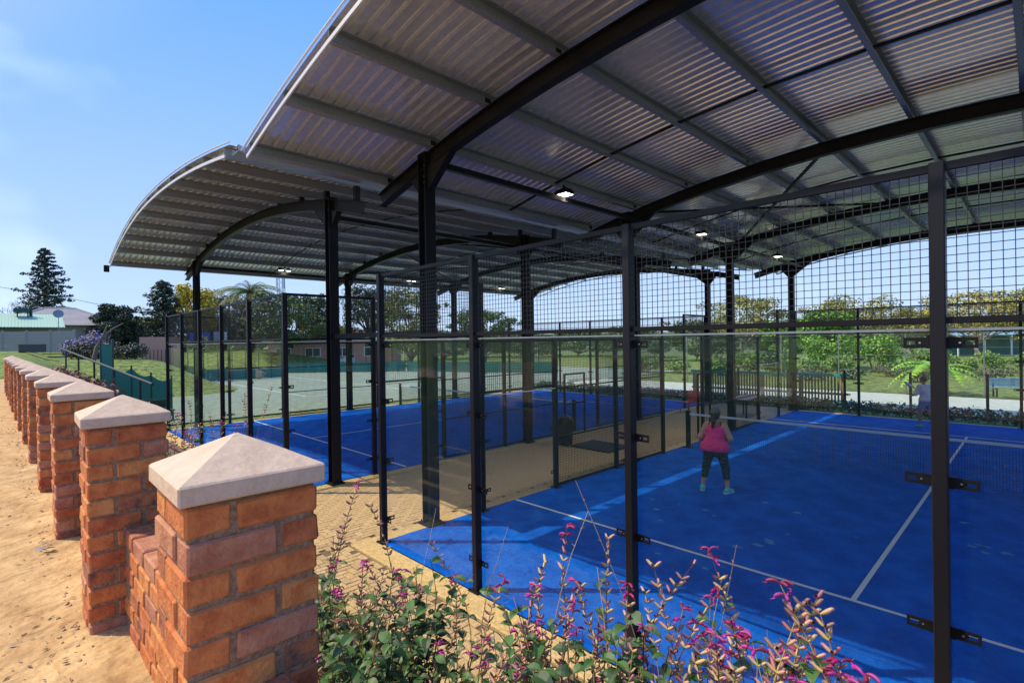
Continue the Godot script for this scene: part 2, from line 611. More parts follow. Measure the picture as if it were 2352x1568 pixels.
# ---------------------------------------------------------------- courts
func wire_panel(w: float, h: float, pitch := 0.05, thick := 0.0042) -> ArrayMesh:
	var key := "wire%.3f_%.3f_%.3f" % [w, h, pitch]
	if not meshes.has(key):
		var g := Geo.new()
		var n := int(round(w / pitch))
		for i in n + 1:
			var x := -w * 0.5 + w * i / n
			g.box(Vector3(x, h * 0.5, 0.002), Vector3(thick, h, thick))
		n = int(round(h / pitch))
		for i in n + 1:
			g.box(Vector3(0, h * i / n, -0.002), Vector3(w, thick, thick))
		meshes[key] = g.mesh()
	return meshes[key]


func glass_panel(w: float, h: float) -> ArrayMesh:
	var key := "glass%.3f_%.3f" % [w, h]
	if not meshes.has(key):
		var g := Geo.new()
		g.box(Vector3(0, h * 0.5, 0), Vector3(w, h, 0.012))
		meshes[key] = g.mesh()
	return meshes[key]


func clamp_mesh() -> ArrayMesh:
	if not meshes.has("clamp"):
		var g := Geo.new()
		# a slotted plate that starts at the post and reaches along +x
		g.box(Vector3(0.045, 0, 0), Vector3(0.05, 0.064, 0.006))
		g.box(Vector3(0.095, 0.022, 0), Vector3(0.05, 0.02, 0.006))
		g.box(Vector3(0.095, -0.022, 0), Vector3(0.05, 0.02, 0.006))
		g.box(Vector3(0.128, 0, 0), Vector3(0.016, 0.064, 0.006))
		g.box(Vector3(0.012, 0, 0.003), Vector3(0.024, 0.07, 0.018))
		var p := []
		for k in 12:
			p.append(Vector3(0.045 + 0.034 * cos(TAU * k / 12), 0.034 * sin(TAU * k / 12), -0.005))
		for k in 12:
			g.tri(Vector3(0.045, 0, -0.005), p[k], p[(k + 1) % 12])
		meshes["clamp"] = g.mesh()
		var b := Geo.new()
		b.tube([Vector3(0.055, 0, 0), Vector3(0.055, 0, 0.009)], [0.0075, 0.006], 6)
		meshes["bolts"] = b.mesh()
	return meshes["clamp"]


# one wall of panels from a to b: glass to `glass` metres, mesh above it to `top`
func wall_bay(parent: Node3D, a: Vector3, b: Vector3, glass: float, top: float, detail: bool, outward: Vector3) -> void:
	var mid := (a + b) * 0.5
	var run := (b - a)
	var w := run.length() - 0.07
	var ax := run.normalized()
	var bs := Basis(ax, Vector3.UP, ax.cross(Vector3.UP))
	if bs.z.dot(outward) < 0:
		bs = Basis(-ax, Vector3.UP, -ax.cross(Vector3.UP))
	var off := -outward * 0.035
	if glass > 0.0:
		part(glass_panel(w + 0.03, glass - 0.03), "glass_panel", M.glass, parent, Transform3D(bs, mid + off + Vector3(0, 0.03, 0)))
		if detail:
			var s := Geo.new()
			s.box(Vector3.ZERO, Vector3(w, 0.014, 0.018))
			part(s, "edge_strip", M.edge_strip, parent, Transform3D(bs, mid + off + Vector3(0, glass + 0.009, 0)))
			for e in [[-1.0, a if bs.x.dot(ax) > 0 else b], [1.0, b if bs.x.dot(ax) > 0 else a]]:
				for y in [0.34, 1.21, 2.10, 2.93]:
					if y > glass:
						continue
					var fl := Basis(bs.x * -e[0], Vector3.UP, (bs.x * -e[0]).cross(Vector3.UP))
					var c := part(clamp_mesh(), "clamp", M.black_steel, parent, Transform3D(fl, Vector3(e[1].x, y, e[1].z) + bs.x * -e[0] * 0.038 + off + outward * 0.014))
					part(meshes["bolts"], "bolt", M.bolt, c, Transform3D(Basis.IDENTITY if fl.z.dot(outward) > 0 else Basis(Vector3.UP, 0.0).scaled(Vector3(1, 1, -1)), Vector3.ZERO))
	var y0 := glass + (0.045 if glass > 0.0 else 0.03)
	if top - y0 > 0.2:
		part(wire_panel(w, top - y0), "wire_mesh", M.wire, parent, Transform3D(bs, mid + off * 0.3 + Vector3(0, y0, 0)))
		var r := Geo.new()
		r.box(Vector3(0, top - 0.028, 0), Vector3(w, 0.046, 0.04))
		r.box(Vector3(0, y0 + 0.02, 0), Vector3(w, 0.036, 0.034))
		if glass <= 0.0:
			r.box(Vector3(0, 1.0, 0), Vector3(w, 0.03, 0.03))
			r.box(Vector3(0, 2.0, 0), Vector3(w, 0.03, 0.03))
		part(r, "rail", M.black_steel, parent, Transform3D(bs, mid))


func post_mesh(h: float) -> ArrayMesh:
	var key := "post%.2f" % h
	if not meshes.has(key):
		var g := Geo.new()
		g.cham(Vector3(0, h * 0.5, 0), Vector3(0.076, h, 0.096), 0.006)
		g.box(Vector3(0, 0.006, 0), Vector3(0.18, 0.012, 0.16))
		for q in [Vector3(0.07, 0, 0.06), Vector3(-0.07, 0, 0.06), Vector3(0.07, 0, -0.06), Vector3(-0.07, 0, -0.06)]:
			g.tube([q, q + Vector3(0, 0.03, 0)], [0.009, 0.009], 6)
		meshes[key] = g.mesh()
	return meshes[key]


func build_courts() -> void:
	for c in 2:
		var x0 := 0.0 if c == 0 else BX
		structure(flat(x0 - 0.03, x0 + W + 0.03, -L - 0.04, 0.04, 0.036), "blue_court", M.blue_court)
		var g := Geo.new()
		for z in [-2.78, -L + 2.78]:
			g.box(Vector3(x0 + W * 0.5, 0.0405, z), Vector3(W, 0.003, 0.052))
		g.box(Vector3(x0 + W * 0.5, 0.0405, -L * 0.5), Vector3(0.052, 0.003, L - 5.56 - 0.052))
		structure(g, "court_lines", M.court_line)
		var seams := Geo.new()
		for k in 5:
			seams.box(Vector3(x0 + W * 0.5, 0.0372, -1.7 - 3.72 * k), Vector3(W, 0.001, 0.012))
		structure(seams, "turf_seams", M.turf_seam)
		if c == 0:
			var st := Geo.new()  # reflections on the turf, put into colour as thin pale patches
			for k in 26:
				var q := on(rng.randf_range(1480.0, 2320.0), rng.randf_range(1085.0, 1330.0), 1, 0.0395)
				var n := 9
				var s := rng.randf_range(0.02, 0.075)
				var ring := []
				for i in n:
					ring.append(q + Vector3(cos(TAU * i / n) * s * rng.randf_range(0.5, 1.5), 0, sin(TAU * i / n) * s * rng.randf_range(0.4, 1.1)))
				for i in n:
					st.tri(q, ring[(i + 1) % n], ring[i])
			var so := part(st, "painted_reflections", M.painted_reflection, self)
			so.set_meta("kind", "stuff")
			tag(so, "pale painted reflections scattered on the blue court", "stains")
		var t := thing("court_enclosure", ["glass and wire mesh padel court enclosure around the court with the two players", "glass and wire mesh padel court enclosure around the empty court beyond the paved walk"][c], "enclosure", Vector3(x0, 0.03, 0), "padel court enclosures")
		for back in [0.0, -L]:
			var out := Vector3(0, 0, 1.0 if back == 0.0 else -1.0)
			for i in 6:
				part(post_mesh(4.0), "post", M.post_steel, t, Vector3(i * PW, 0, back))
				if i < 5:
					wall_bay(t, Vector3(i * PW, 0, back), Vector3((i + 1) * PW, 0, back), 3.0, 4.0, true, out)
		for s in 2:
			var x := 0.0 if s == 0 else W
			var out := Vector3(-1.0 if s == 0 else 1.0, 0, 0)
			var zs := [0.0, -PL, -2 * PL, -6.05, -8.17]
			for e in 2:
				var q := []
				for z in zs:
					q.append(z if e == 0 else -L - z)
				for i in range(1, 5):
					part(post_mesh(4.0 if i == 1 else 3.0), "post", M.post_steel, t, Vector3(x, 0, q[i]))
				wall_bay(t, Vector3(x, 0, q[0]), Vector3(x, 0, q[1]), 3.0, 4.0, true, out)
				wall_bay(t, Vector3(x, 0, q[1]), Vector3(x, 0, q[2]), 2.0, 3.0, true, out)
				wall_bay(t, Vector3(x, 0, q[2]), Vector3(x, 0, q[3]), 0.0, 3.0, false, out)
				wall_bay(t, Vector3(x, 0, q[3]), Vector3(x, 0, q[4]), 0.0, 3.0, false, out)
		# net
		var n := thing("padel_net", ["black padel net with a pale top band in front of the woman in pink", "black padel net with a pale top band across the empty court"][c], "net", Vector3(x0, 0.036, -L * 0.5), "padel nets")
		part(wire_panel(W - 0.3, 0.84, 0.045, 0.0035), "net_mesh", M.net_cord, n, Vector3(W * 0.5, 0.03, 0))
		var band := Geo.new()
		band.cham(Vector3(W * 0.5, 0.9, 0), Vector3(W - 0.3, 0.055, 0.012), 0.003)
		part(band, "top_band", M.net_band, n)
		var strap := Geo.new()
		strap.box(Vector3(W * 0.5, 0.44, 0.01), Vector3(0.05, 0.86, 0.006))
		part(strap, "centre_strap", M.net_band, n)
		for s in 2:
			var p := Geo.new()
			p.cham(Vector3(0, 0.5, 0), Vector3(0.1, 1.0, 0.1), 0.008)
			p.box(Vector3(0, 0.008, 0), Vector3(0.24, 0.016, 0.24))
			part(p, "net_post", M.black_steel, n, Vector3(0.12 if s == 0 else W - 0.12, 0, 0))


# ---------------------------------------------------------------- canopies
func arch(x: float) -> float:
	return APEX - x * x / (2.0 * RAD)


# the sheets rise off the rafters on stubs towards the right eave
func lift(x: float) -> float:
	return 0.31 * pow(maxf(x, 0.0) / 6.9, 2.0)


func roof_turn(x: float) -> float:
	return -x / RAD + 0.62 * maxf(x, 0.0) / (6.9 * 6.9)


func sweep_arch(g: Geo, x0: float, x1: float, n: int, dy: float, w: float, h: float, z: float, on_roof := false) -> void:
	var rows := []
	for i in n + 1:
		var x := lerpf(x0, x1, float(i) / n)
		var sl := roof_turn(x) if on_roof else -x / RAD
		var nn := Vector3(-sl, 1, 0).normalized()
		var p := Vector3(x, arch(x) + (lift(x) if on_roof else 0.0), z) + nn * dy
		var zz := Vector3(0, 0, w * 0.5)
		rows.append([p - nn * h * 0.5 - zz, p - nn * h * 0.5 + zz, p + nn * h * 0.5 + zz, p + nn * h * 0.5 - zz])
	for i in n:
		for k in 4:
			g.quad(rows[i][k], rows[i][(k + 1) % 4], rows[i + 1][(k + 1) % 4], rows[i + 1][k])
	g.quad(rows[0][3], rows[0][2], rows[0][1], rows[0][0])
	g.quad(rows[n][0], rows[n][1], rows[n][2], rows[n][3])


func build_canopy(at0: Vector3, which: String) -> void:
	var t := thing("court_canopy", "arched corrugated metal canopy on black columns over the court with the two players" if which == "near" else "arched corrugated metal canopy on black columns over the empty court", "canopy", at0, "canopies over the courts")
	var half := W * 0.5 + 0.13
	var tail := 6.95
	var z_front := 1.40
	var z_back := -20.3
	# columns, rafters and gussets
	var col := Geo.new()
	var top := arch(half) - 0.02
	for s in [-1, 1]:
		col.box(Vector3(s * 0.093, top * 0.5, 0), Vector3(0.014, top, 0.2))
	col.box(Vector3(0, top * 0.5, 0), Vector3(0.172, top, 0.012))
	col.box(Vector3(0, top + 0.006, 0), Vector3(0.2, 0.012, 0.2))
	var colm := col.mesh()
	var plate := Geo.new()
	plate.box(Vector3(0, 0.012, 0), Vector3(0.34, 0.024, 0.3))
	for q in [Vector3(0.13, 0, 0.1), Vector3(-0.13, 0, 0.1), Vector3(0.13, 0, -0.1), Vector3(-0.13, 0, -0.1)]:
		plate.tube([q, q + Vector3(0, 0.06, 0)], [0.012, 0.012], 6)
	var platem := plate.mesh()
	var heads := Geo.new()
	heads.tube([Vector3.ZERO, Vector3(0, 0, 0.014)], [0.012, 0.01], 6)
	var headm := heads.mesh()
	var raf := Geo.new()
	sweep_arch(raf, -tail, tail, 30, -0.006, 0.14, 0.012, 0)
	sweep_arch(raf, -tail, tail, 30, -0.226, 0.14, 0.012, 0)
	sweep_arch(raf, -tail, tail, 30, -0.116, 0.01, 0.208, 0)
	var rafm := raf.mesh()
	for z in COLZ:
		part(rafm, "rafter", M.black_steel, t, Vector3(0, 0, z))
		for s in [-1, 1]:
			var cl := part(colm, "column", M.black_steel, t, Vector3(s * half, 0.04, z))
			part(platem, "base_plate", M.black_steel, cl)
			for y in [-0.06, -0.16, -0.34, -0.44]:
				for x in [-0.05, 0.05]:
					part(headm, "bolt", M.bolt, cl, Vector3(x, top + y, 0.006))
			# haunch gussets under the rafter, on both sides of the column
			var g := Geo.new()
			for d in [-1, 1]:
				var reach := 0.75 if d == -s else 0.38
				var xa: float = s * half + d * 0.1
				var xb: float = s * half + d * reach
				for zz in [-0.055, 0.055]:
					g.tri(Vector3(xa, arch(xa) - 0.23, zz), Vector3(xb, arch(xb) - 0.23, zz), Vector3(xa, arch(xa) - 0.62, zz))
				g.quad(Vector3(xa, arch(xa) - 0.62, -0.06), Vector3(xa, arch(xa) - 0.62, 0.06), Vector3(xb, arch(xb) - 0.225, 0.06), Vector3(xb, arch(xb) - 0.225, -0.06))
			part(g, "gusset", M.black_steel, t, Vector3(0, 0.0, z))
	# purlins
	var pur := Geo.new()
	var zl := z_front - z_back
	pur.box(Vector3(0, 0.09, 0), Vector3(0.006, 0.18, zl))
	pur.box(Vector3(0.032, 0.003, 0), Vector3(0.064, 0.006, zl))
	pur.box(Vector3(0.032, 0.177, 0), Vector3(0.064, 0.006, zl))
	pur.box(Vector3(0.061, 0.014, 0), Vector3(0.006, 0.024, zl))
	var purm := pur.mesh()
	var xs := []
	for i in 11:
		xs.append(-6.6 + 1.32 * i)
	for x in xs:
		part(purm, "purlin", M.galvanised, t, Transform3D(Basis(Vector3(0, 0, 1), roof_turn(x)), Vector3(x, arch(x) + lift(x), (z_front + z_back) * 0.5)))
	# cleats that carry the purlins
	for x in xs:
		var cle := Geo.new()
		cle.box(Vector3(-0.008, 0.07 + lift(x) * 0.5, 0), Vector3(0.01, 0.15 + lift(x), 0.1))
		if lift(x) > 0.04:
			cle.box(Vector3(0.02, lift(x) * 0.5, 0), Vector3(0.1, lift(x) - 0.004, 0.1))
		var clem := cle.mesh()
		for z in COLZ:
			part(clem, "cleat", M.black_steel, t, Transform3D(Basis(), Vector3(x, arch(x), z)))
	# bridging bars between the purlins, half way along each bay
	for b in 3:
		var zm: float = (COLZ[b] + COLZ[b + 1]) * 0.5
		for i in 10:
			var g := Geo.new()
			g.bar(Vector3(xs[i], arch(xs[i]) + lift(xs[i]) + 0.05, zm), Vector3(xs[i + 1], arch(xs[i + 1]) + lift(xs[i + 1]) + 0.05, zm), 0.045, 0.035)
			part(g, "bridging_bar", M.black_steel, t)
		for s in [-1, 1]:
			var g := Geo.new()
			g.bar(Vector3(s * (half - 0.42), arch(half) - 0.26, COLZ[b]), Vector3(s * (half - 0.42), arch(half) - 0.26, COLZ[b + 1]), 0.09, 0.09)
			part(g, "tie_beam", M.black_steel, t)
			var cd := Geo.new()
			var cy := arch(half) - 0.20
			cd.tube([Vector3(s * (half - 0.36), cy, COLZ[b]), Vector3(s * (half - 0.36), cy, COLZ[b + 1])], [0.013, 0.013], 6)
			part(cd, "conduit", M.steel_grey, t)
	for d in [[-half + 0.3, -1.2], [1.2, half - 0.3], [-1.2, -half + 0.3], [half - 0.3, 1.2]]:
		var g := Geo.new()
		g.bar(Vector3(d[0], arch(d[0]) - 0.08, COLZ[1]), Vector3(d[1], arch(d[1]) - 0.08, COLZ[2]), 0.05, 0.05)
		part(g, "brace", M.black_steel, t)
	# roof sheets: ribs run along the arch, four to a sheet
	var pitch := 0.1715
	var prof := [[0.0, 0.0], [0.108, 0.0], [0.122, 0.034], [0.157, 0.034], [0.1715, 0.0]]
	var rs := Geo.new()
	var ex := 6.88
	var nseg := 26
	for k in 4:
		for q in 4:
			var a = prof[q]
			var b = prof[q + 1]
			for i in nseg:
				var c := []
				for e in [[i, a], [i, b], [i + 1, b], [i + 1, a]]:
					var x := lerpf(-ex, ex, float(e[0]) / nseg)
					var nn := Vector3(-roof_turn(x), 1, 0).normalized()
					c.append([Vector3(x, arch(x) + lift(x), -(k * pitch + e[1][0])) + nn * (0.183 + e[1][1]), nn])
				var side := Vector3(0, 0, 0)
				if a[1] < b[1]:
					side = Vector3(0, 0.38, 0.92)
				elif a[1] > b[1]:
					side = Vector3(0, 0.38, -0.92)
				if side == Vector3.ZERO:
					rs.trin(c[0][0], c[3][0], c[2][0], c[0][1], c[3][1], c[2][1])
					rs.trin(c[0][0], c[2][0], c[1][0], c[0][1], c[2][1], c[1][1])
				else:
					rs.trin(c[0][0], c[3][0], c[2][0], side, side, side)
					rs.trin(c[0][0], c[2][0], c[1][0], side, side, side)
	var rsm := rs.mesh()
	var z := z_front
	while z > z_back + 0.1:
		part(rsm, "roof_sheet", M.roof_metal, t, Vector3(0, 0, z))
		z -= pitch * 4
	# trims along the two gable edges
	for zz in [z_front + 0.012, z - 0.012]:
		var g := Geo.new()
		sweep_arch(g, -6.7, 6.7, 30, 0.018, 0.02, 0.05, zz, true)
		part(g, "gable_trim", M.trim, t)
		var g2 := Geo.new()
		sweep_arch(g2, -6.88, 6.88, 30, 0.222, 0.03, 0.012, zz, true)
		part(g2, "edge_flashing", M.trim, t)
	# box gutter along the right eave
	var gu := Geo.new()
	gu.box(Vector3(7.04, arch(6.9) + 0.34, (z_front + z_back) * 0.5), Vector3(0.31, 0.008, zl - 0.1))
	gu.box(Vector3(6.89, arch(6.9) + 0.38, (z_front + z_back) * 0.5), Vector3(0.008, 0.08, zl - 0.1))
	gu.box(Vector3(7.19, arch(6.9) + 0.38, (z_front + z_back) * 0.5), Vector3(0.008, 0.08, zl - 0.1))
	part(gu, "gutter", M.galvanised, t)
	if which == "far":
		var be := Geo.new()
		be.bar(Vector3(half + 0.1, 3.15, COLZ[0]), Vector3(half + 3.43, 3.15, COLZ[0]), 0.09, 0.09)
		part(be, "link_beam", M.black_steel, t)


func build_lamps() -> void:
	var proto: Node3D
	for i in 3:
		var z: float = (COLZ[i] + COLZ[i + 1]) * 0.5
		var spot := Vector3(0.33, 5.86, z)
		if i == 0:
			proto = thing("floodlight", "lit square floodlight hung below the tie beam of the canopy over the players", "floodlight", spot, "floodlights under the canopies")
			var g := Geo.new()
			g.cham(Vector3(0, 0.04, 0), Vector3(0.31, 0.07, 0.26), 0.012)
			for k in 7:
				g.box(Vector3(-0.12 + 0.04 * k, 0.09, 0), Vector3(0.008, 0.04, 0.2))
			part(g, "housing", M.black_steel, proto)
			var l := Geo.new()
			l.box(Vector3(0, 0.0, 0), Vector3(0.27, 0.012, 0.22))
			part(l, "lens", M.lamp_glow, proto)
			var b := Geo.new()
			b.bar(Vector3(0.0, 0.09, 0), Vector3(0.0, 0.19, 0), 0.05, 0.03)
			part(b, "bracket", M.black_steel, proto)
		else:
			copy_of(proto, spot)
		add_lamp(spot + Vector3(0, -0.04, 0), 5.0)
	var twin: Node3D
	for i in 3:
		var z: float = (COLZ[i] + COLZ[i + 1]) * 0.5
		var spot := Vector3(BX + 0.42, 5.90, z)
		if i == 0:
			twin = thing("twin_floodlight", "lit pair of small round floodlights below the eave over the empty court", "floodlight", spot, "twin floodlights over the empty court")
			for s in [-1, 1]:
				var g := Geo.new()
				g.lathe([Vector2(0.0, 0.09), Vector2(0.06, 0.09), Vector2(0.1, 0.0), Vector2(0.09, 0.0)], 14, Vector3(0, 0, s * 0.14))
				var h := part(g, "head", M.black_steel, twin)
				var l := Geo.new()
				l.lathe([Vector2(0.0, 0.0), Vector2(0.09, 0.0), Vector2(0.088, 0.01), Vector2(0.0, 0.012)], 14, Vector3(0, -0.004, s * 0.14))
				part(l, "lens", M.lamp_glow, h)
			var b := Geo.new()
			b.bar(Vector3(0, 0.1, -0.2), Vector3(0, 0.1, 0.2), 0.04, 0.03)
			b.bar(Vector3(0, 0.1, 0), Vector3(0, 0.17, 0), 0.04, 0.03)
			part(b, "bracket", M.black_steel, twin)
		else:
			copy_of(twin, spot)
		add_lamp(spot + Vector3(0, -0.04, 0), 3.0)
	# unlit floodlight on the outer corner of the far canopy
	var c := thing("corner_floodlight", "small unlit black floodlight on the outer front corner of the far canopy", "floodlight", Vector3(BX + W * 0.5 - 6.88, arch(6.88) + 0.04, 1.42))
	var g := Geo.new()
	g.cham(Vector3(-0.16, -0.02, 0.05), Vector3(0.07, 0.24, 0.16), 0.012)
	part(g, "housing", M.black_steel, c)
	var l := Geo.new()
	l.box(Vector3(-0.199, -0.02, 0.05), Vector3(0.006, 0.2, 0.12))
	part(l, "lens", M.steel_grey, c)
	var b := Geo.new()
	b.bar(Vector3(-0.19, 0.02, 0.04), Vector3(0.05, 0.06, -0.02), 0.04, 0.04)
	part(b, "bracket", M.black_steel, c)


func add_lamp(p: Vector3, e: float) -> void:
	var s := SpotLight3D.new()
	s.name = named(self, "floodlight_beam")
	s.light_energy = e
	s.light_color = Color(1.0, 0.97, 0.88)
	s.spot_angle = 65.0
	s.spot_range = 30.0
	s.spot_attenuation = 2.0
	s.light_size = 0.2
	s.shadow_enabled = true
	add_child(s)
	s.position = p
	s.rotation.x = -PI * 0.5


# ---------------------------------------------------------------- brick piers and low walls
func brick_meshes() -> Array:
	if not meshes.has("bricks"):
		var out := []
		for k in 6:
			var j := []
			for i in 8:
				j.append(Vector3(rng.randf_range(-1, 1) * 0.003, rng.randf_range(-1, 1) * 0.003, rng.randf_range(-1, 1) * 0.002))
			var g := Geo.new()
			g.cham(Vector3.ZERO, Vector3(0.214, 0.074, 0.106), rng.randf_range(0.004, 0.008), Basis(), j)
			out.append(g.mesh())
		meshes["bricks"] = out
	return meshes["bricks"]


func lay_brick(parent: Node3D, p: Vector3, turn: float) -> void:
	var b := Basis(Vector3.UP, turn + rng.randf_range(-0.008, 0.008)) * Basis(Vector3(0, 0, 1), rng.randf_range(-0.012, 0.012))
	if rng.randf() < 0.5:
		b = b * Basis(Vector3.UP, PI)
	var pick: int = [0, 0, 0, 1, 1, 2, 2, 3, 3, 4, 5][rng.randi() % 11]
	part(brick_meshes()[rng.randi() % 6], "brick", M["brick_%d" % pick], parent, Transform3D(b, p + Vector3(rng.randf_range(-1, 1), rng.randf_range(-1, 1), rng.randf_range(-1, 1)) * 0.0018))


func pier_at(i: int) -> Vector3:
	return Vector3(5.23 - 1.75 * i + (0.42 if i < 0 else 0.0), 1.58, 3.51 + 0.034 * i)


func build_piers() -> void:
	var w := 0.338
	var cap := Geo.new()
	var h := 0.184
	cap.cham(Vector3(0, 0.026, 0), Vector3(h * 2, 0.052, h * 2), 0.005)
	var e := h - 0.005
	var tip := Vector3(0.0, 0.142, 0.0)
	var q := [Vector3(-e, 0.052, e), Vector3(e, 0.052, e), Vector3(e, 0.052, -e), Vector3(-e, 0.052, -e)]
	for k in 4:
		var a: Vector3 = q[k]
		var b: Vector3 = q[(k + 1) % 4]
		var ta: Vector3 = a.lerp(tip, 0.97)
		var tb: Vector3 = b.lerp(tip, 0.97)
		cap.quad(a, b, tb, ta)
	cap.quad(q[0].lerp(tip, 0.97), q[1].lerp(tip, 0.97), q[2].lerp(tip, 0.97), q[3].lerp(tip, 0.97))
	var capm := cap.mesh()
	var core := Geo.new()
	core.cham(Vector3(0, 0.485, 0), Vector3(0.3215, 1.09, 0.3215), 0.01)
	var corem := core.mesh()
	for i in range(-5, 13):
		var t := thing("brick_pier", "orange brick pier with a pale pyramid cap in the row along the sandy path", "pier", pier_at(i), "brick piers along the path")
		t.rotation = Vector3(rng.randf_range(-0.007, 0.007), 0.0194 + rng.randf_range(-0.02, 0.02), rng.randf_range(-0.007, 0.007))
		if i == 0:
			t.set_meta("label", "brick pier with a pale pyramid cap right beside the dense dark green bushes")
		elif i == 3 or i == 4:
			t.set_meta("label", "brick pier with a pale pyramid cap at the head of the concrete steps")
		elif i == 12:
			t.set_meta("label", "last brick pier of the row where the sandy path meets the lawn")
		part(corem, "mortar", M.mortar, t)
		for c in 12:
			var y := 0.04 + 0.0858 * c
			var m := 1.0 if c % 2 == 0 else -1.0
			lay_brick(t, Vector3(-0.058 * m, y, 0.116), 0.0)
			lay_brick(t, Vector3(0.116 * m, y, 0.058), PI * 0.5)
			lay_brick(t, Vector3(0.058 * m, y, -0.116), 0.0)
			lay_brick(t, Vector3(-0.116 * m, y, -0.058), PI * 0.5)
		part(capm, "cap", M.cap_stone, t, Transform3D(Basis(Vector3.UP, rng.randf_range(-0.02, 0.02)), Vector3(rng.randf_range(-0.004, 0.004), 1.032, rng.randf_range(-0.004, 0.004))))
	# low walls between the piers
	var wall: Node3D
	for i in range(-4, 12):
		if i == 3:
			continue
		var p := pier_at(i + 1) + Vector3(0.875, 0, -0.039)
		if wall:
			var c := copy_of(wall, p, 0.0194)
			continue
		wall = thing("low_wall", "low single brick wall closing the gap between two capped brick piers", "wall", p, "low walls between the piers")
		wall.rotation.y = 0.0194
		var g := Geo.new()
		g.box(Vector3(0, 0.21, 0), Vector3(1.41, 0.60, 0.092))
		part(g, "mortar", M.mortar, wall)
		for c in 7:
			for k in 7:
				var x := -0.705 + 0.106 + k * 0.235 + (0.118 if c % 2 else 0.0)
				if x + 0.09 < 0.72:
					lay_brick(wall, Vector3(x, -0.03 + 0.0858 * c, 0), 0.0)
	var pipe := thing("drain_pipe", "short dark drain pipe poking out at the foot of a brick pier", "pipe", on(112, 1092, 1, 1.66))
	var pg := Geo.new()
	var n := 16
	for k in n:
		var a0 := TAU * k / n
		var a1 := TAU * (k + 1) / n
		var d0 := Vector3(0, sin(a0), cos(a0))
		var d1 := Vector3(0, sin(a1), cos(a1))
		pg.trin(d0 * 0.055 - Vector3(0.5, 0, 0), d1 * 0.055 - Vector3(0.5, 0, 0), d1 * 0.055, d0, d1, d1)
		pg.trin(d0 * 0.055 - Vector3(0.5, 0, 0), d1 * 0.055, d0 * 0.055, d0, d1, d0)
		pg.trin(d0 * 0.048, d1 * 0.048, d1 * 0.048 - Vector3(0.5, 0, 0), -d0, -d1, -d1)
		pg.trin(d0 * 0.048, d1 * 0.048 - Vector3(0.5, 0, 0), d0 * 0.048 - Vector3(0.5, 0, 0), -d0, -d1, -d0)
		pg.quad(d0 * 0.055, d0 * 0.048, d1 * 0.048, d1 * 0.055)
	pg.tri(Vector3(-0.45, 0.05, 0.05), Vector3(-0.45, -0.07, 0), Vector3(-0.45, 0.05, -0.05))
	part(pg, "pipe", M.rubber, pipe)


func build_steps() -> void:
	var t := thing("garden_steps", "pale concrete steps going down from the sandy path to the paved walk", "steps", Vector3(-0.9, 0, 0))
	for i in 9:
		var g := Geo.new()
		var y := 1.6 - 0.178 * i
		g.cham(Vector3(0, y * 0.5 - 0.02, 3.35 - 0.25 * i), Vector3(1.36, y + 0.04, 0.249), 0.008)
		part(g, "step", M.kerb, t)


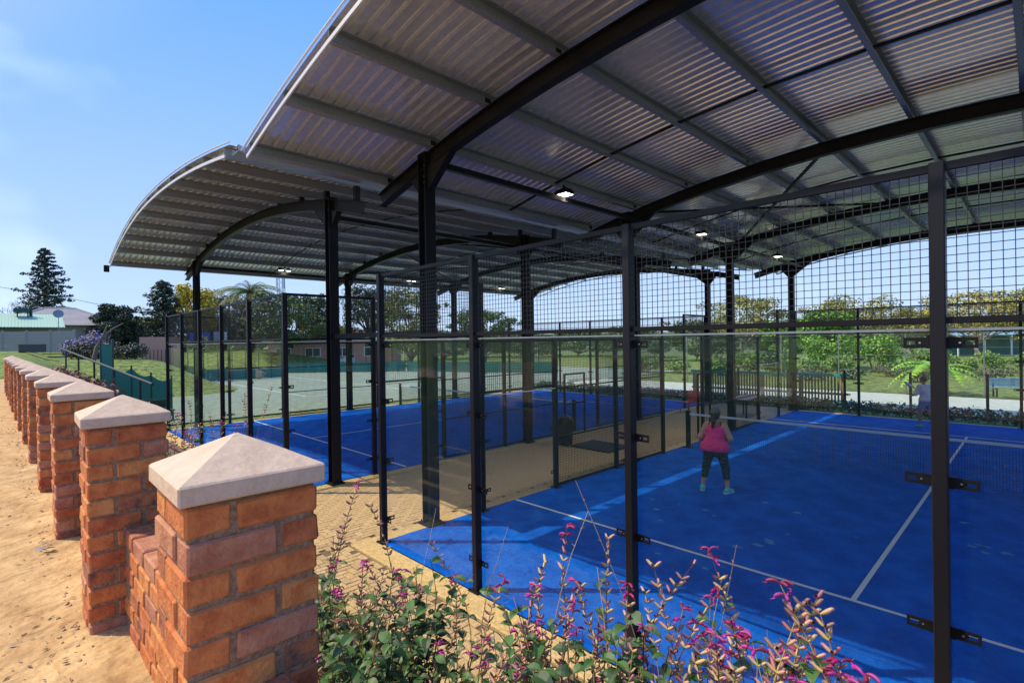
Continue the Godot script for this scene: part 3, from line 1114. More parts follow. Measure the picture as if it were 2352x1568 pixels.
func build_path_litter() -> void:
	var g := Geo.new()
	var r := RandomNumberGenerator.new()
	r.seed = 33
	for i in 330:
		var p := Vector3(r.randf_range(-12, 7.5), 0, 3.72 + absf(r.randfn(0.0, 0.8)))
		if i < 60:
			p = Vector3(3.9 + r.randfn(0, 0.5), 0, 3.8 + absf(r.randfn(0, 0.12)))
		p.y = ground_y(p.x, p.z) + 0.012 + noise_a.get_noise_2d(p.x * 2.2, p.z * 2.2) * 0.014 + noise_a.get_noise_2d(p.x * 9.0, p.z * 9.0) * 0.0049 + 0.004
		var s := r.randf_range(0.003, 0.013)
		var b := Basis(Vector3.UP, r.randf() * TAU)
		var dark := r.randf_range(0.3, 1.0)
		g.col = Color(0.30 * dark, 0.19 * dark, 0.09 * dark)
		g.tri(p + b * Vector3(-s * 1.6, 0, 0), p + b * Vector3(0, 0.004, s * 0.5), p + b * Vector3(s * 1.6, 0.003, 0))
		g.tri(p + b * Vector3(-s * 1.6, 0, 0), p + b * Vector3(s * 1.6, 0.003, 0), p + b * Vector3(0, 0.005, -s * 0.5))
	var o := part(g, "leaf_litter", leafy("litter", Color(0, 0, 0)), self)
	o.set_meta("kind", "stuff")
	tag(o, "scattered dry leaf bits and twigs on the sandy path", "leaf litter")
	var pb := Geo.new()
	for i in 560:
		var p := Vector3(r.randf_range(-9, 7.5), 0, 3.70 + absf(r.randfn(0.0, 0.7)))
		if i % 3 == 0:
			var c := pier_at(r.randi_range(0, 6))
			p = Vector3(c.x + r.randfn(0.0, 0.30), 0, c.z + 0.19 + absf(r.randfn(0.0, 0.05)))
		p.y = ground_y(p.x, p.z) + 0.012 + noise_a.get_noise_2d(p.x * 2.2, p.z * 2.2) * 0.014 + 0.001
		var s := r.randf_range(0.003, 0.011) * (1.5 if i % 11 == 0 else 1.0)
		var j := []
		for k in 8:
			j.append(Vector3(r.randfn(), r.randfn(), r.randfn()) * s * 0.16)
		var tone := r.randf_range(0.8, 1.15)
		pb.col = Color(0.46, 0.30, 0.15) * tone
		pb.cham(p, Vector3(s * 2.0, s * 1.2, s * 1.6), s * 0.4, Basis(Vector3.UP, r.randf() * TAU), j)
	var po := part(pb, "pebbles", M.litter, self)
	po.set_meta("kind", "stuff")
	tag(po, "small tan pebbles and clods scattered on the sandy path", "pebbles")
	var l := thing("dry_leaf", "curled dry leaf with pale veins lying on the sandy path", "leaf", on(103, 1262, 1, 1.63))
	var lg := Geo.new()
	for k in 5:
		lg.col = [Color(0.10, 0.06, 0.05), Color(0.42, 0.40, 0.36), Color(0.16, 0.09, 0.07)][k % 3]
		var b := Basis(Vector3.UP, k * 1.2)
		lg.tri(Vector3(0, 0.004, 0), b * Vector3(0.05, 0.018, 0.014), b * Vector3(0.055, 0.006, -0.012))
		lg.tri(Vector3(0, 0.004, 0), b * Vector3(0.02, 0.02, 0.02), b * Vector3(0.05, 0.018, 0.014))
	part(lg, "blade", M.litter, l)


# ---------------------------------------------------------------- people
# joins tapered capsules [a, b, ra, rb] into one smooth skin (surface nets) and adds it to g; cuts keep n.p < d
func skin(g: Geo, bones: Array, cell: float, k: float, cuts := [], xf := Transform3D.IDENTITY) -> void:
	var lo := Vector3.ONE * 1e6
	var hi := -lo
	for b in bones:
		var r: float = max(b[2], b[3]) + cell * 3.0
		for e in 2:
			lo = lo.min(b[e] - Vector3.ONE * r)
			hi = hi.max(b[e] + Vector3.ONE * r)
	var nx := int((hi.x - lo.x) / cell) + 2
	var ny := int((hi.y - lo.y) / cell) + 2
	var nz := int((hi.z - lo.z) / cell) + 2
	var f := PackedFloat32Array()
	f.resize(nx * ny * nz)
	f.fill(1.0)
	for b in bones:
		var a: Vector3 = b[0]
		var d: Vector3 = b[1] - a
		var ra: float = b[2]
		var rb: float = b[3]
		var reach: float = max(ra, rb) + k + cell * 2.0
		var l2 := maxf(d.length_squared(), 1e-9)
		var mn := (a.min(b[1]) - Vector3.ONE * reach - lo) / cell
		var mx := (a.max(b[1]) + Vector3.ONE * reach - lo) / cell
		for z in range(maxi(0, int(mn.z)), mini(nz, int(mx.z) + 2)):
			for y in range(maxi(0, int(mn.y)), mini(ny, int(mx.y) + 2)):
				var at0 := (z * ny + y) * nx
				for x in range(maxi(0, int(mn.x)), mini(nx, int(mx.x) + 2)):
					var p := lo + Vector3(x, y, z) * cell
					var t := clampf((p - a).dot(d) / l2, 0.0, 1.0)
					var s := p.distance_to(a + d * t) - lerpf(ra, rb, t)
					var o := f[at0 + x]
					var h := maxf(k - absf(o - s), 0.0) / k
					f[at0 + x] = minf(o, s) - h * h * k * 0.25
	if cuts.size() > 0:
		for z in nz:
			for y in ny:
				for x in nx:
					var p := lo + Vector3(x, y, z) * cell
					var i := (z * ny + y) * nx + x
					for c in cuts:
						f[i] = maxf(f[i], (c[0] as Vector3).dot(p) - float(c[1]))
	var ids := PackedInt32Array()
	ids.resize(nx * ny * nz)
	ids.fill(-1)
	var vs := PackedVector3Array()
	var step := [0, 1, nx, nx + 1, nx * ny, nx * ny + 1, nx * ny + nx, nx * ny + nx + 1]
	var edges := [[0, 1], [2, 3], [4, 5], [6, 7], [0, 2], [1, 3], [4, 6], [5, 7], [0, 4], [1, 5], [2, 6], [3, 7]]
	for z in nz - 1:
		for y in ny - 1:
			for x in nx - 1:
				var i := (z * ny + y) * nx + x
				var s0 := f[i] < 0.0
				var mixed := false
				for q in 8:
					if (f[i + step[q]] < 0.0) != s0:
						mixed = true
						break
				if not mixed:
					continue
				var sum := Vector3.ZERO
				var cnt := 0
				for e in edges:
					var fa := f[i + step[e[0]]]
					var fb := f[i + step[e[1]]]
					if (fa < 0.0) != (fb < 0.0):
						var t := fa / (fa - fb)
						var pa := Vector3(e[0] & 1, (e[0] >> 1) & 1, e[0] >> 2)
						var pb := Vector3(e[1] & 1, (e[1] >> 1) & 1, e[1] >> 2)
						sum += pa.lerp(pb, t)
						cnt += 1
				ids[i] = vs.size()
				vs.append(lo + (Vector3(x, y, z) + sum / cnt) * cell)
	var qs := []
	for z in range(1, nz - 1):
		for y in range(1, ny - 1):
			for x in range(1, nx - 1):
				var i := (z * ny + y) * nx + x
				var s0 := f[i] < 0.0
				if (f[i + 1] < 0.0) != s0:
					qs.append([ids[i - nx - nx * ny], ids[i - nx * ny], ids[i], ids[i - nx]] if s0 else [ids[i - nx], ids[i], ids[i - nx * ny], ids[i - nx - nx * ny]])
				if (f[i + nx] < 0.0) != s0:
					qs.append([ids[i - 1 - nx * ny], ids[i - 1], ids[i], ids[i - nx * ny]] if s0 else [ids[i - nx * ny], ids[i], ids[i - 1], ids[i - 1 - nx * ny]])
				if (f[i + nx * ny] < 0.0) != s0:
					qs.append([ids[i - 1 - nx], ids[i - nx], ids[i], ids[i - 1]] if s0 else [ids[i - 1], ids[i], ids[i - nx], ids[i - 1 - nx]])
	var nn := PackedVector3Array()
	nn.resize(vs.size())
	for q in qs:
		if q.min() < 0:
			continue
		var m := (vs[q[1]] - vs[q[0]]).cross(vs[q[2]] - vs[q[0]]) + (vs[q[2]] - vs[q[0]]).cross(vs[q[3]] - vs[q[0]])
		for e in q:
			nn[e] += m
	for i in vs.size():
		vs[i] = xf * vs[i]
		nn[i] = (xf.basis * nn[i]).normalized()
	for q in qs:
		if q.min() < 0:
			continue
		g.trin(vs[q[0]], vs[q[1]], vs[q[2]], nn[q[0]], nn[q[1]], nn[q[2]])
		g.trin(vs[q[0]], vs[q[2]], vs[q[3]], nn[q[0]], nn[q[2]], nn[q[3]])


# a right hand: wrist at the origin, fingers along -y curling to -z, thumb to -x
func hand_bones() -> Array:
	var o := [[Vector3(0, 0.01, 0), Vector3(0, -0.03, 0), 0.022, 0.026], [Vector3(-0.018, -0.03, 0), Vector3(-0.022, -0.075, -0.004), 0.015, 0.013], [Vector3(0.018, -0.03, 0), Vector3(0.02, -0.072, -0.004), 0.015, 0.012], [Vector3(0, -0.03, 0), Vector3(0, -0.078, -0.003), 0.016, 0.014]]
	var xs := [-0.029, -0.010, 0.010, 0.028]
	var ls := [0.066, 0.075, 0.069, 0.053]
	for i in 4:
		var a := Vector3(xs[i], -0.078 + (0.008 if i == 3 else 0.0), -0.004)
		var b: Vector3 = a + Vector3(xs[i] * 0.08, -0.62, -0.78) * ls[i] * 0.45
		var c: Vector3 = b + Vector3(0, -0.1, -0.9) * ls[i] * 0.32
		var d: Vector3 = c + Vector3(0, 0.45, -0.7) * ls[i] * 0.26
		o.append([a, b, 0.0092, 0.0085]); o.append([b, c, 0.0085, 0.0078]); o.append([c, d, 0.0078, 0.0068])
	var ta := Vector3(-0.022, -0.02, -0.006)
	o.append([ta, Vector3(-0.046, -0.046, -0.026), 0.014, 0.0105])
	o.append([Vector3(-0.046, -0.046, -0.026), Vector3(-0.043, -0.068, -0.05), 0.0100, 0.0085])
	return o


func head_bones(c: Vector3) -> Array:
	# faces -z
	return [[c + Vector3(0, 0.03, 0.015), c + Vector3(0, 0.035, -0.02), 0.083, 0.08], [c + Vector3(0, -0.02, -0.03), c + Vector3(0, -0.075, -0.055), 0.062, 0.036], [c + Vector3(0, -0.02, -0.095), c + Vector3(0, 0.012, -0.088), 0.011, 0.006], [c + Vector3(-0.078, 0.01, 0.0), c + Vector3(-0.082, -0.025, 0.004), 0.014, 0.010], [c + Vector3(0.078, 0.01, 0.0), c + Vector3(0.082, -0.025, 0.004), 0.014, 0.010], [c + Vector3(-0.02, -0.052, -0.082), c + Vector3(0.02, -0.052, -0.082), 0.008, 0.008], [c + Vector3(-0.035, 0.028, -0.082), c + Vector3(0.035, 0.028, -0.082), 0.013, 0.013]]


func put_hand(g: Geo, wrist: Vector3, dir: Vector3, palm: Vector3, mirror: bool) -> void:
	var y := -dir.normalized()
	var z := (-palm - y * (-palm).dot(y)).normalized()
	var x := y.cross(z)
	var b := Basis(x * (-1.0 if mirror else 1.0), y, z)
	skin(g, hand_bones(), 0.0045, 0.008, [], Transform3D(b, wrist))


func build_people() -> void:
	# the woman, seen from behind; she faces -z before she is turned
	var w := thing("person", "person in a pink vest, patterned leggings and turquoise shoes facing the net", "person", Vector3(2.45, 0.036, -5.80))
	w.rotation.y = 0.22
	var hip_l := Vector3(-0.10, 0.83, 0.0)
	var hip_r := Vector3(0.10, 0.83, 0.0)
	var kn_l := Vector3(-0.185, 0.46, -0.07)
	var kn_r := Vector3(0.175, 0.45, -0.06)
	var an_l := Vector3(-0.235, 0.09, 0.02)
	var an_r := Vector3(0.225, 0.09, 0.04)
	var torso := [[Vector3(-0.09, 0.86, 0.03), Vector3(0.09, 0.86, 0.03), 0.145, 0.145], [Vector3(0, 0.88, 0.01), Vector3(0, 1.02, -0.02), 0.165, 0.15], [Vector3(-0.05, 1.02, -0.02), Vector3(0.05, 1.02, -0.02), 0.125, 0.125], [Vector3(-0.07, 1.16, -0.04), Vector3(0.07, 1.16, -0.04), 0.125, 0.125], [Vector3(-0.08, 1.14, -0.12), Vector3(0.08, 1.14, -0.12), 0.075, 0.075]]
	var yoke := [[Vector3(-0.12, 1.265, -0.05), Vector3(0.12, 1.265, -0.05), 0.065, 0.065], [Vector3(0, 1.25, -0.05), Vector3(0, 1.37, -0.06), 0.06, 0.05]]
	var legs := [[hip_l, kn_l, 0.108, 0.066], [kn_l, an_l, 0.066, 0.037], [hip_r, kn_r, 0.108, 0.066], [kn_r, an_r, 0.066, 0.037], [kn_l + Vector3(-0.01, -0.12, 0.035), kn_l + Vector3(-0.02, -0.18, 0.04), 0.045, 0.04], [kn_r + Vector3(0.01, -0.12, 0.035), kn_r + Vector3(0.02, -0.18, 0.04), 0.045, 0.04]]
	var el_l := Vector3(-0.275, 1.04, 0.0)
	var el_r := Vector3(0.275, 1.04, 0.0)
	var wr_l := Vector3(-0.14, 0.98, -0.22)
	var wr_r := Vector3(0.15, 0.99, -0.22)
	var arms := [[Vector3(-0.165, 1.27, -0.045), el_l, 0.062, 0.045], [el_l, wr_l, 0.046, 0.027], [Vector3(0.165, 1.27, -0.045), el_r, 0.062, 0.045], [el_r, wr_r, 0.046, 0.027]]
	var g := Geo.new()
	skin(g, torso + yoke + legs + arms + [[Vector3(0, 1.36, -0.06), Vector3(0, 1.40, -0.065), 0.05, 0.05]], 0.016, 0.05)
	skin(g, head_bones(Vector3(0, 1.47, -0.07)), 0.008, 0.02)
	put_hand(g, wr_l, Vector3(0.35, -0.1, -0.9), Vector3(0.9, -0.2, 0.3), true)
	put_hand(g, wr_r, Vector3(-0.35, -0.1, -0.9), Vector3(-0.9, -0.2, 0.3), false)
	var body := part(g, "body", M.skin, w)
	var vest := Geo.new()
	var loose := []
	for b in torso:
		loose.append([b[0], b[1], b[2] + 0.014, b[3] + 0.014])
	loose.append([Vector3(-0.10, 0.84, 0.035), Vector3(0.10, 0.84, 0.035), 0.165, 0.165])
	loose.append([Vector3(-0.06, 1.24, -0.05), Vector3(0.06, 1.24, -0.05), 0.083, 0.083])
	skin(vest, loose, 0.014, 0.05, [[Vector3(0, -1, 0), -0.80], [Vector3(0, 1, 0), 1.285]])
	part(vest, "vest", M.pink_cloth, w)
	for s in [-1, 1]:
		var st := Geo.new()
		st.tube([Vector3(s * 0.10, 1.255, 0.035), Vector3(s * 0.11, 1.315, 0.01), Vector3(s * 0.10, 1.34, -0.05), Vector3(s * 0.09, 1.28, -0.125)], [0.009, 0.009, 0.009, 0.009], 6)
		part(st, "strap", M.black_strap, w)
	var tights := Geo.new()
	var tl := []
	for b in legs:
		tl.append([b[0], b[1], b[2] + 0.008, b[3] + 0.008])
	tl.append([Vector3(-0.09, 0.86, 0.03), Vector3(0.09, 0.86, 0.03), 0.158, 0.158])
	tl.append([Vector3(-0.05, 0.80, 0.02), Vector3(0.05, 0.80, 0.02), 0.13, 0.13])
	skin(tights, tl, 0.014, 0.04, [[Vector3(0, -1, 0), -0.25], [Vector3(0, 1, 0), 0.90]])
	part(tights, "leggings", M.leggings, w)
	for a in [[an_l, -0.12], [an_r, 0.5]]:
		var sh := Geo.new()
		var d := Vector3(sin(a[1]), 0, -cos(a[1]))
		skin(sh, [[a[0] + Vector3(0, -0.04, 0) - d * 0.05, a[0] + Vector3(0, -0.05, 0) + d * 0.13, 0.042, 0.036], [a[0] + Vector3(0, -0.01, 0), a[0] + Vector3(0, -0.04, 0), 0.045, 0.045]], 0.010, 0.03, [[Vector3(0, -1, 0), -0.012]])
		var so := part(sh, "shoe", M.turquoise, w)
		var sl := Geo.new()
		skin(sl, [[Vector3(a[0].x, 0.018, a[0].z) - d * 0.055, Vector3(a[0].x, 0.018, a[0].z) + d * 0.135, 0.046, 0.041]], 0.010, 0.02, [[Vector3(0, -1, 0), 0.0], [Vector3(0, 1, 0), 0.026]])
		part(sl, "sole", M.white_cloth, so)
	var hr := Geo.new()
	skin(hr, [[Vector3(0, 1.50, -0.045), Vector3(0, 1.46, -0.03), 0.092, 0.085], [Vector3(0, 1.46, 0.035), Vector3(-0.015, 1.36, 0.065), 0.04, 0.036], [Vector3(-0.015, 1.36, 0.065), Vector3(-0.03, 1.25, 0.085), 0.036, 0.02]], 0.011, 0.03, [[Vector3(0, 0, -1), 0.10]])
	part(hr, "hair", M.hair, w)
	var cp := Geo.new()
	skin(cp, [[Vector3(0, 1.515, -0.055), Vector3(0, 1.525, -0.07), 0.098, 0.094]], 0.011, 0.02, [[Vector3(0, -1, 0), -1.505]])
	skin(cp, [[Vector3(-0.04, 1.512, -0.15), Vector3(0.04, 1.512, -0.15), 0.045, 0.045], [Vector3(0, 1.512, -0.12), Vector3(0, 1.512, -0.2), 0.06, 0.05]], 0.011, 0.02, [[Vector3(0, 1, 0), 1.522], [Vector3(0, -1, 0), -1.505]])
	part(cp, "cap", M.cap_cloth, w)
	# her racket, hidden in front of her
	var rk := racket("black padel racket held in front by the person in pink", Vector3(2.45, 0.036, -5.80) + Basis(Vector3.UP, 0.22) * Vector3(0.0, 0.96, -0.33))
	rk.rotation = Vector3(-1.0, 0.22, 0.0)
	# the man at the far end, striding to the left with his racket out
	var m := thing("person", "person in a white shirt and blue shorts holding out a racket by the far glass", "person", Vector3(4.30, 0.036, -16.95))
	m.rotation.y = 0.92
	var mt := [[Vector3(-0.08, 0.90, 0.0), Vector3(0.08, 0.90, 0.0), 0.115, 0.115], [Vector3(0, 0.95, 0.0), Vector3(0, 1.12, -0.03), 0.13, 0.125], [Vector3(-0.07, 1.2, -0.05), Vector3(0.07, 1.2, -0.05), 0.115, 0.115], [Vector3(-0.13, 1.315, -0.06), Vector3(0.13, 1.315, -0.06), 0.06, 0.06]]
	var ml := [[Vector3(-0.09, 0.88, 0.0), Vector3(-0.10, 0.48, -0.12), 0.088, 0.055], [Vector3(-0.10, 0.48, -0.12), Vector3(-0.10, 0.10, -0.10), 0.055, 0.036], [Vector3(0.09, 0.88, 0.0), Vector3(0.12, 0.47, 0.02), 0.088, 0.055], [Vector3(0.12, 0.47, 0.02), Vector3(0.14, 0.11, 0.20), 0.055, 0.036]]
	var ma := [[Vector3(-0.17, 1.31, -0.06), Vector3(-0.25, 1.07, -0.10), 0.055, 0.042], [Vector3(-0.25, 1.07, -0.10), Vector3(-0.20, 1.00, -0.32), 0.042, 0.027], [Vector3(0.17, 1.31, -0.06), Vector3(0.24, 1.12, -0.16), 0.055, 0.042], [Vector3(0.24, 1.12, -0.16), Vector3(0.20, 1.16, -0.40), 0.042, 0.027]]
	var mg := Geo.new()
	skin(mg, mt + ml + ma + [[Vector3(0, 1.32, -0.06), Vector3(0, 1.43, -0.08), 0.055, 0.052]], 0.018, 0.045)
	skin(mg, head_bones(Vector3(0, 1.52, -0.09)), 0.009, 0.02)
	put_hand(mg, Vector3(-0.20, 1.00, -0.32), Vector3(0.2, 0.0, -1.0), Vector3(0.9, -0.3, 0.0), true)
	put_hand(mg, Vector3(0.20, 1.16, -0.40), Vector3(-0.2, 0.1, -1.0), Vector3(-0.9, -0.3, 0.0), false)
	part(mg, "body", M.skin_dark, m)
	var sg := Geo.new()
	var sb := []
	for b in mt + [ma[0], ma[2]]:
		sb.append([b[0], b[1], b[2] + 0.016, b[3] + 0.016])
	skin(sg, sb, 0.016, 0.045, [[Vector3(0, -1, 0), -0.86], [Vector3(0, 1, 0), 1.385]])
	part(sg, "shirt", M.white_cloth, m)
	var pg := Geo.new()
	skin(pg, [[Vector3(-0.09, 0.86, 0.0), Vector3(-0.10, 0.55, -0.10), 0.115, 0.085], [Vector3(0.09, 0.86, 0.0), Vector3(0.115, 0.55, 0.01), 0.115, 0.085], [Vector3(-0.07, 0.91, 0.0), Vector3(0.07, 0.91, 0.0), 0.122, 0.122]], 0.016, 0.03, [[Vector3(0, -1, 0), -0.58], [Vector3(0, 1, 0), 0.97]])
	part(pg, "shorts", M.shorts_blue, m)
	var mh := Geo.new()
	skin(mh, [[Vector3(0, 1.565, -0.075), Vector3(0, 1.55, -0.05), 0.092, 0.088]], 0.011, 0.02, [[Vector3(0, -0.8, -0.6), -1.16]])
	part(mh, "hair", M.hair, m)
	for a in [Vector3(-0.10, 0.10, -0.10), Vector3(0.14, 0.11, 0.20)]:
		var sh := Geo.new()
		skin(sh, [[a + Vector3(0, -0.055, 0.05), a + Vector3(0, -0.06, -0.14), 0.044, 0.038], [a + Vector3(0, -0.02, 0.01), a + Vector3(0, -0.05, 0), 0.045, 0.045]], 0.011, 0.03, [[Vector3(0, -1, 0), 0.0]])
		part(sh, "shoe", M.turquoise, m)
	var mr := racket("pale padel racket held out by the person in white", Vector3(4.30, 0.036, -16.95) + Basis(Vector3.UP, 0.92) * Vector3(0.18, 1.17, -0.48))
	mr.rotation = Vector3(-0.9, 0.92 + 0.5, 0.3)


func racket(label: String, p: Vector3) -> Node3D:
	var t := thing("padel_racket", label, "racket", p)
	var g := Geo.new()
	var ring := []
	for k in 20:
		var a := TAU * k / 20
		ring.append(Vector3(0.125 * sin(a), 0.28 + 0.14 * cos(a), 0))
	for k in 20:
		var a: Vector3 = ring[k]
		var b: Vector3 = ring[(k + 1) % 20]
		var z := Vector3(0, 0, 0.019)
		g.quad(a - z, a + z, b + z, b - z)
		g.tri(Vector3(0, 0.28, 0.019), b + z, a + z)
		g.tri(Vector3(0, 0.28, -0.019), a - z, b - z)
	part(g, "head", M.steel_grey if label.begins_with("pale") else M.black_strap, t)
	var h := Geo.new()
	h.tube([Vector3(0, -0.03, 0), Vector3(0, 0.11, 0)], [0.016, 0.015], 8)
	h.bar(Vector3(0, 0.1, 0), Vector3(-0.05, 0.17, 0), 0.03, 0.02, Vector3(0, 0, 1))
	h.bar(Vector3(0, 0.1, 0), Vector3(0.05, 0.17, 0), 0.03, 0.02, Vector3(0, 0, 1))
	part(h, "handle", M.rubber, t)
	return t


# ---------------------------------------------------------------- trees
func leaf_ball(g: Geo, r: RandomNumberGenerator, c: Vector3, rad: Vector3, count: int, size: float, tones: Array) -> void:
	for i in count:
		var d := Vector3(r.randfn(), r.randfn(), r.randfn()).normalized()
		var p := c + d * rad * pow(r.randf(), 0.45)
		var nn := (d + Vector3(r.randfn(), r.randfn() + 0.4, r.randfn()) * 0.7).normalized()
		var a := nn.cross(Vector3(r.randfn(), r.randfn(), r.randfn())).normalized()
		var b := nn.cross(a)
		var s := size * r.randf_range(0.55, 1.25)
		var k: Color = tones[r.randi() % tones.size()]
		g.col = k * r.randf_range(0.8, 1.2)
		g.tri(p - a * s, p + b * s * 0.55, p + a * s)
		g.tri(p - a * s, p + a * s, p - b * s * 0.5 + nn * s * 0.25)


func limb(g: Geo, r: RandomNumberGenerator, a: Vector3, b: Vector3, r0: float, r1: float, sides := 6) -> void:
	var m := a.lerp(b, 0.5) + Vector3(r.randfn(), r.randfn() * 0.4, r.randfn()) * a.distance_to(b) * 0.07
	g.tube([a, m, b], [r0, (r0 + r1) * 0.5, r1], sides, false)


func broad_tree(called: String, label: String, base: Vector3, h: float, wide: float, tones: Array, sd: int, group := "", bark := "bark", leaves := 5200, size := 0.2, low := 0.3, blobs := 16) -> Node3D:
	var r := RandomNumberGenerator.new()
	r.seed = sd
	var t := thing(called, label, "tree", base, group)
	var tr := Geo.new()
	var cr := Geo.new()
	var fork := h * low
	limb(tr, r, Vector3(0, -0.4, 0), Vector3(r.randfn() * 0.2, fork, r.randfn() * 0.2), h * 0.032, h * 0.022, 8)
	for i in blobs:
		var a := TAU * (i * 0.618)
		var u := (i + 0.5) / blobs
		var y := lerpf(h * (low + 0.12), h * 0.9, u)
		var ring := wide * sqrt(maxf(0.05, 1.0 - pow((u - 0.4) / 0.68, 2.0))) * r.randf_range(0.45, 0.85)
		var c := Vector3(cos(a) * ring, y, sin(a) * ring)
		limb(tr, r, Vector3(0, fork * r.randf_range(0.8, 1.0), 0), c, h * 0.014, h * 0.004, 5)
		var rad := Vector3(wide * r.randf_range(0.26, 0.44), h * r.randf_range(0.08, 0.13), wide * r.randf_range(0.26, 0.44))
		leaf_ball(cr, r, c, rad, leaves / blobs, size, tones)
		for q in 3:
			var off := Vector3(r.randfn(), r.randfn() * 0.6, r.randfn()) * rad * 0.8
			leaf_ball(cr, r, c + off, rad * 0.45, leaves / blobs / 5, size * 0.9, tones)
	part(tr, "trunk", M[bark], t)
	part(cr, "crown", M.leaf_tree, t)
	return t


func conifer(called: String, label: String, base: Vector3, h: float, wide: float, tones: Array, sd: int, start := 0.12) -> Node3D:
	var r := RandomNumberGenerator.new()
	r.seed = sd
	var t := thing(called, label, "tree", base)
	var tr := Geo.new()
	var cr := Geo.new()
	tr.tube([Vector3(0, -0.4, 0), Vector3(0, h * 0.5, 0), Vector3(0, h * 0.97, 0)], [h * 0.03, h * 0.018, h * 0.004], 8, false)
	var n := 120
	for i in n:
		var u := float(i) / n
		var y := lerpf(h * start, h * 0.97, u)
		var len := wide * pow(1.0 - u, 0.62) * r.randf_range(0.55, 1.12) + 0.25
		var a := i * 2.399 + r.randf() * 0.5
		var d := Vector3(cos(a), 0, sin(a))
		var p0 := Vector3(0, y, 0)
		var p1 := p0 + d * len * 0.6 + Vector3(0, len * 0.10, 0)
		var p2 := p0 + d * len + Vector3(0, len * r.randf_range(0.05, 0.22), 0)
		tr.tube([p0, p1, p2], [h * 0.005, h * 0.003, 0.02], 4, false)
		for s in [0.3, 0.52, 0.74, 0.96]:
			var q := (p0.lerp(p1, s / 0.6) if s < 0.6 else p1.lerp(p2, (s - 0.6) / 0.4)) + Vector3(r.randfn(), r.randfn() * 0.5, r.randfn()) * len * 0.07
			var fat := len * r.randf_range(0.10, 0.19) + 0.12
			leaf_ball(cr, r, q, Vector3(fat, fat * 0.55, fat), int(10 + len * 5), r.randf_range(0.14, 0.26) * (0.5 + h / 34.0), tones)
	part(tr, "trunk", M.bark, t)
	part(cr, "crown", M.leaf_tree, t)
	return t


func bare_tree(label: String, base: Vector3, h: float, wide: float, sd: int) -> void:
	var r := RandomNumberGenerator.new()
	r.seed = sd
	var t := thing("bare_tree", label, "tree", base, "leafless trees behind the houses")
	var g := Geo.new()
	var tips := [[Vector3(0, -0.3, 0), Vector3(r.randfn() * 0.3, h * 0.3, r.randfn() * 0.3), h * 0.022]]
	for depth in 5:
		var nxt := []
		for e in tips:
			var r1: float = e[2] * 0.66
			limb(g, r, e[0], e[1], e[2], r1, 5 if depth < 3 else 3)
			if depth < 4:
				for k in (3 if depth < 2 else 4):
					var d: Vector3 = (e[1] - e[0]).normalized()
					d = (d * 0.7 + Vector3(r.randfn() * wide, absf(r.randfn()) * 0.55, r.randfn() * wide) * 0.62).normalized()
					nxt.append([e[1], e[1] + d * h * [0.22, 0.16, 0.11, 0.075][depth] * r.randf_range(0.7, 1.25), r1 * 0.8])
		tips = nxt
	part(g, "trunk", M.twigs, t)


func palm(label: String, base: Vector3, h: float, sd: int) -> void:
	var r := RandomNumberGenerator.new()
	r.seed = sd
	var t := thing("palm_tree", label, "tree", base)
	var tr := Geo.new()
	tr.tube([Vector3(0, -0.3, 0), Vector3(0.1, h * 0.5, 0), Vector3(0.1, h * 0.93, 0), Vector3(0.1, h, 0)], [0.36, 0.27, 0.3, 0.42], 10, false)
	part(tr, "trunk", M.bark, t)
	var dead := Geo.new()
	for i in 60:
		dead.col = Color(0.30, 0.17, 0.07) * r.randf_range(0.6, 1.2)
		var a := r.randf() * TAU
		var d := Vector3(cos(a), 0, sin(a))
		var p := Vector3(0.1, h - r.randf() * 0.5, 0) + d * 0.3
		dead.tri(p - d.cross(Vector3.UP) * 0.06, p + d * 0.35 + Vector3(0, -1.2 * r.randf_range(0.6, 1.2), 0), p + d.cross(Vector3.UP) * 0.06)
	part(dead, "dead_skirt", M.leaf_tree, t)
	for i in 38:
		var a := i * 2.399
		var rise := r.randf_range(-0.35, 1.15)
		var d := Vector3(cos(a), 0, sin(a))
		var len := r.randf_range(3.6, 4.9)
		var pts := []
		var p := Vector3(0.1, h, 0)
		var v := (d + Vector3(0, rise, 0)).normalized()
		for k in 9:
			pts.append(p)
			p += v * len / 8.0
			v = (v + Vector3(0, -0.17, 0)).normalized()
		var g := Geo.new()
		g.col = Color(0.10, 0.12, 0.04)
		g.tube(pts, [0.05, 0.045, 0.04, 0.035, 0.03, 0.025, 0.02, 0.015, 0.01], 4, false)
		for k in range(1, 9):
			var fw: Vector3 = (pts[k] - pts[k - 1]).normalized()
			var sd2 := fw.cross(Vector3.UP).normalized()
			for q in 5:
				var o: Vector3 = pts[k - 1].lerp(pts[k], q / 5.0)
				for s in [-1.0, 1.0]:
					var ll := 0.75 * sin(PI * clampf((k - 1 + q / 5.0) / 8.0, 0.08, 0.93)) + 0.12
					var end: Vector3 = o + (sd2 * s * 0.75 + fw * 0.5 + Vector3(0, -0.45 + r.randfn() * 0.15, 0)) * ll
					g.col = Color(0.10, 0.16, 0.035) * r.randf_range(0.7, 1.5)
					g.tri(o - fw * 0.03, end, o + fw * 0.03)
		part(g, "frond", M.leaf_tree, t)


